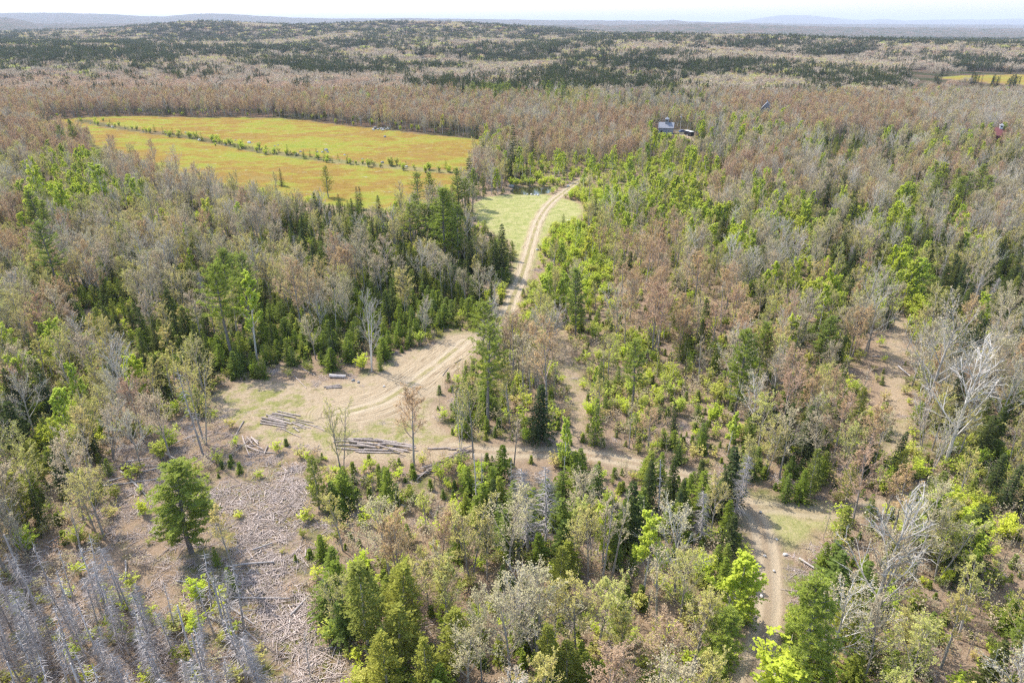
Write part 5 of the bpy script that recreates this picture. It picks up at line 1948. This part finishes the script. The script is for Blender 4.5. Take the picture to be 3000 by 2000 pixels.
DOWN = [(ZC, (830, 115, 1015, 290), .14, 'pale fallen trunk pointing at the lone broad pine'), (ZC, (740, 192, 1230, 62), .13, 'long fallen trunk above the lone broad pine'),
        (ZC, (875, 84, 1100, 80), .10, 'straight fallen stem behind the uprooted stump'), (ZC, (870, 52, 1040, 22), .10, 'short fallen stem highest above the uprooted stump'),
        (ZC, (1140, 2, 1270, 72), .13, 'fallen trunk above the lone pine at the edge of the bare soil'), (ZC, (510, 485, 720, 370), .09, 'thin fallen stem in the dark woods beside the slash'),
        (ZC, (330, 620, 560, 480), .08, 'thin fallen stem lying under the dark woods edge'), (ZC, (100, 970, 330, 905), .10, 'fallen stem above the dead stand near the left edge'),
        (ZC, (155, 1142, 450, 1147), .22, 'thick pale fallen trunk lying flat in the dead stand'), (ZC, (125, 1115, 330, 1040), .09, 'thin fallen stem just above the thick pale trunk'),
        (ZC, (185, 1270, 310, 1370), .13, 'fallen stem slanting down in the dead stand corner'), (ZC, (868, 735, 860, 900), .12, 'white broken stem upright on the slash'),
        (ZC, (1220, 872, 1460, 892), .10, 'fallen stem under the lone broad pine foot'), (ZC, (1490, 987, 2000, 992), .11, 'long straight stem lying across the slash corridor'),
        (ZC, (2000, 1112, 2250, 830), .12, 'grey fallen stem slanting up to the bright firs'), (ZC, (1560, 782, 1890, 747), .16, 'pale fallen trunk at the foot of the thin yellow tree'),
        (ZC, (1410, 1110, 1670, 1212), .16, 'fallen trunk with broken butt left of the slash corridor'), (ZC, (1520, 1047, 1780, 1292), .12, 'long fallen stem crossing down the slash'),
        (ZC, (1570, 1042, 1750, 1167), .12, 'fallen stem beside the long crossing one'), (ZC, (1600, 1392, 1780, 1332), .20, 'stout grey log at the right of the dead stand'),
        (ZC, (1440, 1412, 1720, 1372), .10, 'thin stem just below the stout grey log'), (ZC, (1650, 1500, 1790, 1522), .13, 'fallen stem near the bottom edge of the slash'),
        (ZC, (1740, 665, 1880, 612), .13, 'bent fallen bough in the middle of the slash'), (ZC, (1690, 1482, 1750, 1412), .11, 'orange broken stem near the bottom edge of the slash'),
        (ZC, (700, 215, 1090, 165), .09, 'thin fallen stem nearest the uprooted stump'), (ZC, (560, 940, 700, 760), .10, 'thin stem slanting on the ground above the dead stand'),
        (ZD, (2, 1365, 70, 1297), .16, 'dark fallen log at the left edge, upper of two'), (ZD, (2, 1440, 100, 1342), .16, 'dark fallen log at the left edge, lower of two'),
        (ZD, (1165, 1510, 1360, 1430), .12, 'fallen trunk left of the yellow stemmed clump'), (ZD, (830, 1437, 930, 1417), .14, 'short thick fallen log in the bare woods left of the landing'),
        (ZD, (1170, 1257, 1340, 1245), .10, 'fallen stem behind the yellow stemmed clump'), (ZD, (1240, 917, 1370, 915), .10, 'pale fallen stem left of the fir thicket'),
        (ZD, (430, 686, 525, 679), .12, 'pale fallen log below the tall lone pine'), (ZE, (800, 722, 970, 827), .13, 'fallen stem right of the dirt track, highest of its tangle'),
        (ZE, (1000, 902, 1060, 1002), .10, 'pale fallen stem right of the dirt track, steep one'), (ZE, (985, 1007, 1100, 1040), .10, 'pale fallen stem right of the dirt track, flat one'),
        (ZE, (1160, 1382, 1270, 1312), .13, 'fallen stem among the low firs right of the track'), (ZG, (1480, 962, 1565, 1032), .14, 'grey fallen trunk in the brushy opening'),
        (ZG, (1300, 892, 1375, 892), .12, 'short fallen stem across the top of the brushy opening'), (ZF, (1730, 292, 1820, 227), .14, 'grey fallen trunk in the lower middle firs'),
        (ZF, (285, 302, 345, 470), .12, 'grey leaning trunk under the firs below the log heap'), (ZF, (160, 1332, 240, 1462), .13, 'pale leaning trunk among the bottom cedars'),
        (ZF, (415, 352, 480, 402), .11, 'pale broken stem on the leaves below the brush heap'), (ZF, (1760, 1497, 1830, 1567), .10, 'pale broken stem at the bottom edge in the tan leaves')]
for z, s, r, lab in DOWN:
    p, q = seg(z, *s)
    log(p, q, r, r * .6, lab, None, 'fallen_log', random.Random(s[0]).uniform(.02, .25), B_DEAD, 'fallen log')

# uprooted stump
g = ground(372, 1388)
W = MB()
rg = random.Random(9)
for k in range(42):
    a = rg.uniform(0, 6.28)
    t = rg.uniform(.2, 1.4)
    e = (math.cos(a) * t, rg.uniform(-.35, .35), .75 + math.sin(a) * t * .75)
    W.tube([(0, 0, .75), (e[0] * .6, e[1], .75 + (e[2] - .75) * .6), e], [.11, .06, .02], 4)
W.tube([(0, .1, .7), (.5, -.6, .75), (1.0, -1.3, .6)], [.28, .24, .2], 8)
o = link('uprooted_stump', W.mesh('uprooted_stump', [bark_mat('root_soil', (.05, .035, .025), (.13, .09, .065))]))
o.location = g
tag(o, 'dark uprooted stump with its root plate standing on edge', 'stump')

# ------------------------------------------------------------------ stones
M_STONE = plain_mat('field_stone', (.30, .29, .275), .9, .35, 2.5)
M_WSTONE = plain_mat('pale_granite', (.50, .475, .44), .9, .2, 2.5)


def stone_mesh(seed, mat):
    r = random.Random(seed)
    bm = bmesh_new()
    dirs = [rv(r) for _ in range(7)]
    for v in bm.verts:
        d = v.co.normalized()
        k = 1.0
        for n in dirs:
            t = d.dot(Vector(n))
            if t > .62:
                k = min(k, .62 / t + .12)
        v.co = d * k * r.uniform(.96, 1.04)
        v.co.z *= .72
    me = bpy.data.meshes.new('boulder')
    bm.to_mesh(me)
    bm.free()
    me.materials.append(mat)
    return me


def bmesh_new():
    import bmesh
    bm = bmesh.new()
    bmesh.ops.create_icosphere(bm, subdivisions=2, radius=1)
    return bm


STONES = [stone_mesh(i, M_STONE) for i in range(4)]
PALE = [stone_mesh(10 + i, M_WSTONE) for i in range(2)]


def stone(px, py, w, label, group=None, pale=False, lift=0.0):
    rg = random.Random(int(px * 7 + py))
    g = ground(px, py)
    o = link('boulder', rg.choice(PALE if pale else STONES))
    o.location = (g.x, g.y, g.z + w * .12 + lift)
    o.rotation_euler = (rg.uniform(-.2, .2), rg.uniform(-.2, .2), rg.uniform(0, 6.28))
    o.scale = (w / 2, w / 2 * rg.uniform(.7, 1), w / 2)
    return tag(o, label, 'boulder', group)


rg = random.Random(31)
HP = [(240, 343), (265, 363), (312, 370), (330, 373), (420, 388), (480, 388), (490, 396), (545, 391), (560, 396), (585, 412), (620, 404), (690, 412), (706, 425), (660, 426), (760, 430), (730, 420), (805, 429), (815, 426), (870, 455), (880, 446), (930, 446), (945, 447), (960, 447), (955, 441), (1010, 455), (1062, 468), (1120, 478), (1190, 490)]
for i, (a, b) in enumerate(HP):
    stone(a, b, rg.uniform(1.0, 2.6), 'pale boulder in the hedgerow across the blueberry field, %s from its far left end' % (ORD[i] if i < 20 else ordinal(i)), 'boulders of the hedgerow across the field', i % 3 == 0)
for i in range(14):
    a = i / 13
    stone(1094 + 46 * a, 380 + rg.uniform(-3, 2.5), rg.uniform(1.0, 2.3), 'grey stone in the stone heap on the upper field, %s from left' % ORD[i], 'stones of the heap on the upper field', i % 4 == 0, rg.uniform(0, .5))
for a, b, w, lab, pale in ((1128, 402, 2.0, 'lone dark stone on the field below the stone heap', False), (1497, 548, 2.6, 'big grey rock at the left end of the pond', False), (1505, 545, 1.8, 'smaller grey rock behind the big one at the pond', False),
                           (1663, 547, 1.7, 'round pale rock right of the pond beside the road', True), (1545, 571, 1.1, 'white stone on the near pond bank, leftmost', True), (1556, 571, 1.2, 'white stone on the near pond bank, second', True),
                           (1568, 572, 1.0, 'white stone on the near pond bank, third', True), (1577, 573, 1.3, 'white stone on the near pond bank, rightmost', True), (1615, 899, 1.5, 'round white boulder under the dark crowned pine by the road', True),
                           (1587, 912, .8, 'grey stone left below the round white boulder', False), (1590, 930, .9, 'grey stone lowest below the round white boulder', False), (1665, 648, 1.6, 'pale stones at the far right of the clearing', True),
                           (1575, 733, 1.2, 'flat pale stone right of the road at the clearing', True), (2240, 1628, .5, 'small white stone right of the track head', True), (2219, 1655, .55, 'white stone left of the track, upper', True),
                           (2230, 1746, .6, 'long white stone left of the track, lower', True), (2300, 1625, .75, 'white stone right of the track on the leaves', True), (2275, 1580, .5, 'small white stone in the grassy turning place', True),
                           (2228, 1500, .45, 'small white stone at the turning place edge', True), (2458, 1780, 1.1, 'pale boulder beside the olive cedar stems', True), (2476, 1913, .7, 'white stone under the low firs right of the track', True),
                           (2790, 1440, 1.5, 'pale flat boulder beside the trail spur', True), (2268, 1672, .4, 'small stone in the middle of the track', True), (160, 1612, .7, 'round pale stone at the slash by the left edge', True),
                           (1035, 1115, .9, 'grey stone at the thicket foot, right of the thick log', False), (1050, 1120, .7, 'second grey stone at the thicket foot', False), (1125, 1132, .6, 'pale stone beside the ruts', True)):
    stone(a, b, w, lab, None, pale)

# ------------------------------------------------------------------ buildings, poles and vehicles by the road
M_SHINGLE = plain_mat('grey_shingle', (.30, .31, .325), .85, .15, 6)
M_ROOF = plain_mat('slate_roof', (.24, .25, .28), .7, .2, 5)
M_TRIM = plain_mat('white_trim', (.72, .72, .70), .6, .05)
M_DARK = plain_mat('dark_opening', (.03, .03, .035), .4, .1)
M_RED = plain_mat('dark_red_siding', (.17, .05, .05), .7, .15, 4)
M_WHITE = plain_mat('white_paint', (.74, .74, .72), .55, .06)
M_BLACK = plain_mat('black_paint', (.02, .021, .026), .3, .1)
M_BLUE = plain_mat('blue_car_paint', (.06, .11, .26), .3, .05)
M_POLE = bark_mat('pole_wood', (.40, .37, .34), (.62, .59, .55))
M_GLASS = plain_mat('window_glass', (.06, .07, .08), .1, .05)
M_TYRE = plain_mat('tyre_rubber', (.025, .025, .025), .8, .1)


def gable(w, d, hw, hr, over=.3):
    """walls MB, roof MB: ridge along x."""
    A, B = MB(), MB()
    x, y = w / 2, d / 2
    A.V += [(-x, -y, -.3), (x, -y, -.3), (x, y, -.3), (-x, y, -.3), (-x, -y, hw), (x, -y, hw), (x, y, hw), (-x, y, hw), (-x, 0, hw + hr), (x, 0, hw + hr)]
    A.F += [(0, 1, 5, 4), (1, 2, 6, 9, 5), (2, 3, 7, 6), (3, 0, 4, 8, 7)]
    A.M += [0] * 4
    X = x + over
    t = .16
    for s in (-1, 1):
        ey = s * (y + over)
        ez = hw - hr * over / y
        n = len(B.V)
        B.V += [(-X, ey, ez + .02), (X, ey, ez + .02), (X, 0, hw + hr + .02), (-X, 0, hw + hr + .02), (-X, ey, ez + t), (X, ey, ez + t), (X, 0, hw + hr + t), (-X, 0, hw + hr + t)]
        for f in ((0, 1, 2, 3), (4, 5, 6, 7), (0, 1, 5, 4), (1, 2, 6, 5), (3, 0, 4, 7)):
            B.F.append(tuple(n + i for i in f))
            B.M.append(0)
    return A, B


def boxpart(name, parent, c, h, mat):
    W = MB()
    W.box(c, h)
    return link(name, W.mesh(name, [mat]), parent)


def building(name, p, rz, w, d, hw, hr, wall, roof, label, cat, doors=(), windows=(), cupola=None, chimney=None):
    root = link(name, None)
    root.location = p
    root.rotation_euler = (0, 0, rz)
    tag(root, label, cat)
    A, B = gable(w, d, hw, hr)
    link('wall', A.mesh('wall', [wall]), root)
    rf = link('roof', B.mesh('roof', [roof]), root)
    for x, wd, hh in doors:
        boxpart('door', root, (x, -d / 2 - .03, hh / 2), (wd / 2, .04, hh / 2), M_DARK)
    for face, x, z, wd, hh in windows:
        if face == 'f':
            f = boxpart('window', root, (x, -d / 2 - .03, z), (wd / 2, .04, hh / 2), M_TRIM)
            boxpart('pane', f, (x, -d / 2 - .075, z), (wd / 2 - .09, .01, hh / 2 - .09), M_GLASS)
        else:
            f = boxpart('window', root, (-w / 2 - .03, x, z), (.04, wd / 2, hh / 2), M_TRIM)
            boxpart('pane', f, (-w / 2 - .075, x, z), (.01, wd / 2 - .09, hh / 2 - .09), M_GLASS)
    if cupola:
        s, ch, mat, rmat, cx = cupola
        z0 = hw + hr - .5
        c = boxpart('cupola', root, (cx, 0, z0 + ch / 2), (s / 2, s / 2, ch / 2), mat)
        boxpart('louver', c, (cx, -s / 2 - .02, z0 + ch * .68), (s * .32, .03, ch * .2), M_DARK)
        W = MB()
        e = s * .72
        zt = z0 + ch
        W.V += [(cx - e, -e, zt + .01), (cx + e, -e, zt + .01), (cx + e, e, zt + .01), (cx - e, e, zt + .01), (cx, 0, zt + s * .75)]
        W.F += [(3, 2, 1, 0), (0, 1, 4), (1, 2, 4), (2, 3, 4), (3, 0, 4)]
        W.M += [0] * 5
        link('cupola_roof', W.mesh('cupola_roof', [rmat]), c)
    if chimney:
        boxpart('chimney', rf, (chimney, .4, hw + hr + .3), (.3, .3, .9), M_ROOF)
    return root


g = ground(1950, 391)
building('barn', g, R(-14), 8.6, 6.2, 3.6, 2.7, M_SHINGLE, M_ROOF, 'grey shingled barn with a slate roof and a square cupola', 'barn', [(-2.4, 1.1, 2.0)], [('f', 1.6, 1.7, .8, 1.0), ('l', -1.0, 1.6, .8, 1.0), ('l', 1.2, 1.6, .8, 1.0)], (1.9, 2.4, M_SHINGLE, M_ROOF, .2))
g = ground(2244, 333)
building('grey_house', g, R(70), 9, 8.5, 3.0, 5.2, M_SHINGLE, M_ROOF, 'steep roofed weathered grey house half hidden by bare trees', 'house', [(0, 1.1, 2.1)], [('f', 2, 1.6, 1, 1.2), ('l', 0, 4.2, 1.1, 1.3)], None, 2.0)
g = ground(2921, 416)
building('red_house', g, R(-25), 10, 8, 4.0, 3.6, M_RED, M_RED, 'dark red house with a pale vented cupola at the upper right', 'house', [(-2, 1.1, 2.1)], [('f', 1.5, 1.8, 1.0, 1.3), ('l', 0, 1.8, 1, 1.3)], (1.5, 1.9, M_TRIM, M_SHINGLE, 0))
g = ground(2604, 262)
building('long_white_house', g, R(-4), 24, 8, 3.2, 2.2, M_WHITE, M_TRIM, 'long low white house in the far woods near the orange field', 'house', [(-4, 1.2, 2.1)], [('f', x, 1.7, 1.3, 1.1) for x in (-9, 0, 4, 9)])
g = ground(2462, 240)
building('low_grey_shed', g, R(3), 19, 7, 2.8, 1.6, M_SHINGLE, M_TRIM, 'low pale roofed shed in the far woods left of the long white house', 'shed', [(0, 2.4, 2.2)], [('f', 5, 1.6, 1.2, 1.0)])
g = ground(1818, 182)
building('far_house', g, R(20), 13, 9, 4.5, 3.5, M_SHINGLE, M_ROOF, 'small grey house far up in the pine woods', 'house', [(0, 1.2, 2.1)], [('f', 4, 1.8, 1.2, 1.3), ('f', -4, 1.8, 1.2, 1.3)])
# church steeple far out on the hill
u = ray(645, 70)
Y = 3050.0
x = u[0] / u[1] * Y
root = link('church', None)
root.location = (x, Y, float(terrain(x, Y)))
tag(root, 'distant white church steeple poking out of the wooded ridge', 'church')
boxpart('tower', root, (0, 0, 8), (2.2, 2.2, 9), M_WHITE)
W = MB()
W.V += [(-2.3, -2.3, 17.02), (2.3, -2.3, 17.02), (2.3, 2.3, 17.02), (-2.3, 2.3, 17.02), (0, 0, 28)]
W.F += [(3, 2, 1, 0), (0, 1, 4), (1, 2, 4), (2, 3, 4), (3, 0, 4)]
W.M += [0] * 5
link('spire', W.mesh('spire', [M_WHITE]), root)


def utility_pole(bx, by, ty, label, transformer=True):
    p, h = tall(bx, by, ty)
    root = link('utility_pole', None)
    root.location = p
    tag(root, label, 'utility pole', 'utility poles')
    W = MB()
    W.tube([(0, 0, -.5), (0, 0, h)], [.19, .13], 8, 0, 0)
    link('pole', W.mesh('pole', [M_POLE]), root)
    boxpart('crossarm', root, (0, -.2, h - .5), (1.0, .06, .07), M_POLE)
    if transformer:
        W = MB()
        W.tube([(-.42, 0, h - 2.3), (-.42, 0, h - 1.2)], [.27, .27], 10, 0, 0)
        link('transformer', W.mesh('transformer', [M_TRIM]), root)


utility_pole(1993, 378, 334, 'pale utility pole with a transformer beside the grey barn')
utility_pole(2187, 326, 303, 'utility pole in the trees left of the steep roofed house')
utility_pole(2976, 418, 386, 'utility pole right of the dark red house')


def wheel(parent, x, y, r):
    W = MB()
    W.tube([(x, y - .1, r), (x, y + .1, r)], [r, r], 14, 0, 0)
    t = link('wheel', W.mesh('wheel', [M_TYRE]), parent)
    W = MB()
    s = -1 if y < 0 else 1
    W.tube([(x, y + s * .102, r), (x, y + s * .125, r)], [r * .6, r * .55], 12, 0, 0)
    link('rim', W.mesh('rim', [M_TRIM]), t)


def vehicle(name, p, rz, label, cat, paint, roofm, L=4.5):
    root = link(name, None)
    root.location = p
    root.rotation_euler = (0, 0, rz)
    tag(root, label, cat)
    k = L / 4.5
    prof = [(-2.2, .35), (2.2, .35), (2.25, .75), (1.3, .98), (-1.9, 1.02), (-2.25, .85)]
    cab = [(1.15, .97), (.45, 1.48), (-1.2, 1.5), (-1.95, 1.0)]
    for nm, pr, hw, mat in (('body', prof, .88, paint), ('cabin', cab, .74, M_GLASS)):
        W = MB()
        n = len(pr)
        W.V += [(x * k, -hw, z) for x, z in pr] + [(x * k, hw, z) for x, z in pr]
        W.F += [tuple(range(n)), tuple(range(2 * n - 1, n - 1, -1))] + [(i, i + n, (i + 1) % n + n, (i + 1) % n) for i in range(n)]
        W.M += [0] * len(W.F)
        link(nm, W.mesh(nm, [mat]), root)
    boxpart('roof', root, (-.4 * k, 0, 1.52), (.82 * k, .72, .025), roofm)
    for x in (-1.4, 1.4):
        for y in (-.8, .8):
            wheel(root, x * k, y, .33)
    for y in (-.6, .6):
        boxpart('headlight', root, (2.24 * k, y, .68), (.03, .16, .08), M_TRIM)


g = ground(2018, 398)
root = link('box_trailer', None)
root.location = g
root.rotation_euler = (0, 0, R(108))
tag(root, 'black box trailer with a pale roof parked on the drive', 'trailer')
boxpart('body', root, (0, 0, 1.55), (3.6, 1.15, 1.15), M_BLACK)
boxpart('roof', root, (0, 0, 2.74), (3.62, 1.17, .035), M_WHITE)
boxpart('rear_door', root, (-3.62, 0, 1.5), (.02, 1.0, .98), M_DARK)
boxpart('hitch', root, (4.2, 0, .5), (.6, .06, .06), M_TYRE)
for x in (-.5, .5):
    for y in (-1.08, 1.08):
        wheel(root, x, y, .36)
vehicle('car', ground(1999, 388), R(20), 'small blue car parked behind the box trailer', 'car', M_BLUE, M_BLUE)
vehicle('pickup', ground(1916, 393), R(-40), 'dark vehicle with a white roof left of the barn', 'vehicle', M_BLACK, M_WHITE, 4.8)

# ------------------------------------------------------------------ haze over the whole country
def haze():
    m = bpy.data.materials.new('haze_air')
    m.use_nodes = True
    nt = m.node_tree
    nt.nodes.clear()
    out = nt.nodes.new('ShaderNodeOutputMaterial')
    v = nt.nodes.new('ShaderNodeVolumePrincipled')
    v.inputs['Color'].default_value = (.80, .87, 1.0, 1)
    v.inputs['Density'].default_value = HAZE_DENSITY
    v.inputs['Anisotropy'].default_value = .0
    nt.links.new(v.outputs[0], out.inputs['Volume'])
    b = MB()
    zs = [o for o in bpy.data.objects if o.type == 'MESH']
    lo, hi = -140.0, HAZE_TOP
    b.box((0, 21500, (lo + hi) / 2), (70000, 21800, (hi - lo) / 2))
    tag(link('haze', b.mesh('haze', [m])), 'thin blue haze over the far hills', None, None, 'stuff')


HAZE_DENSITY = 6.5e-5
HAZE_TOP = 420.0
haze()
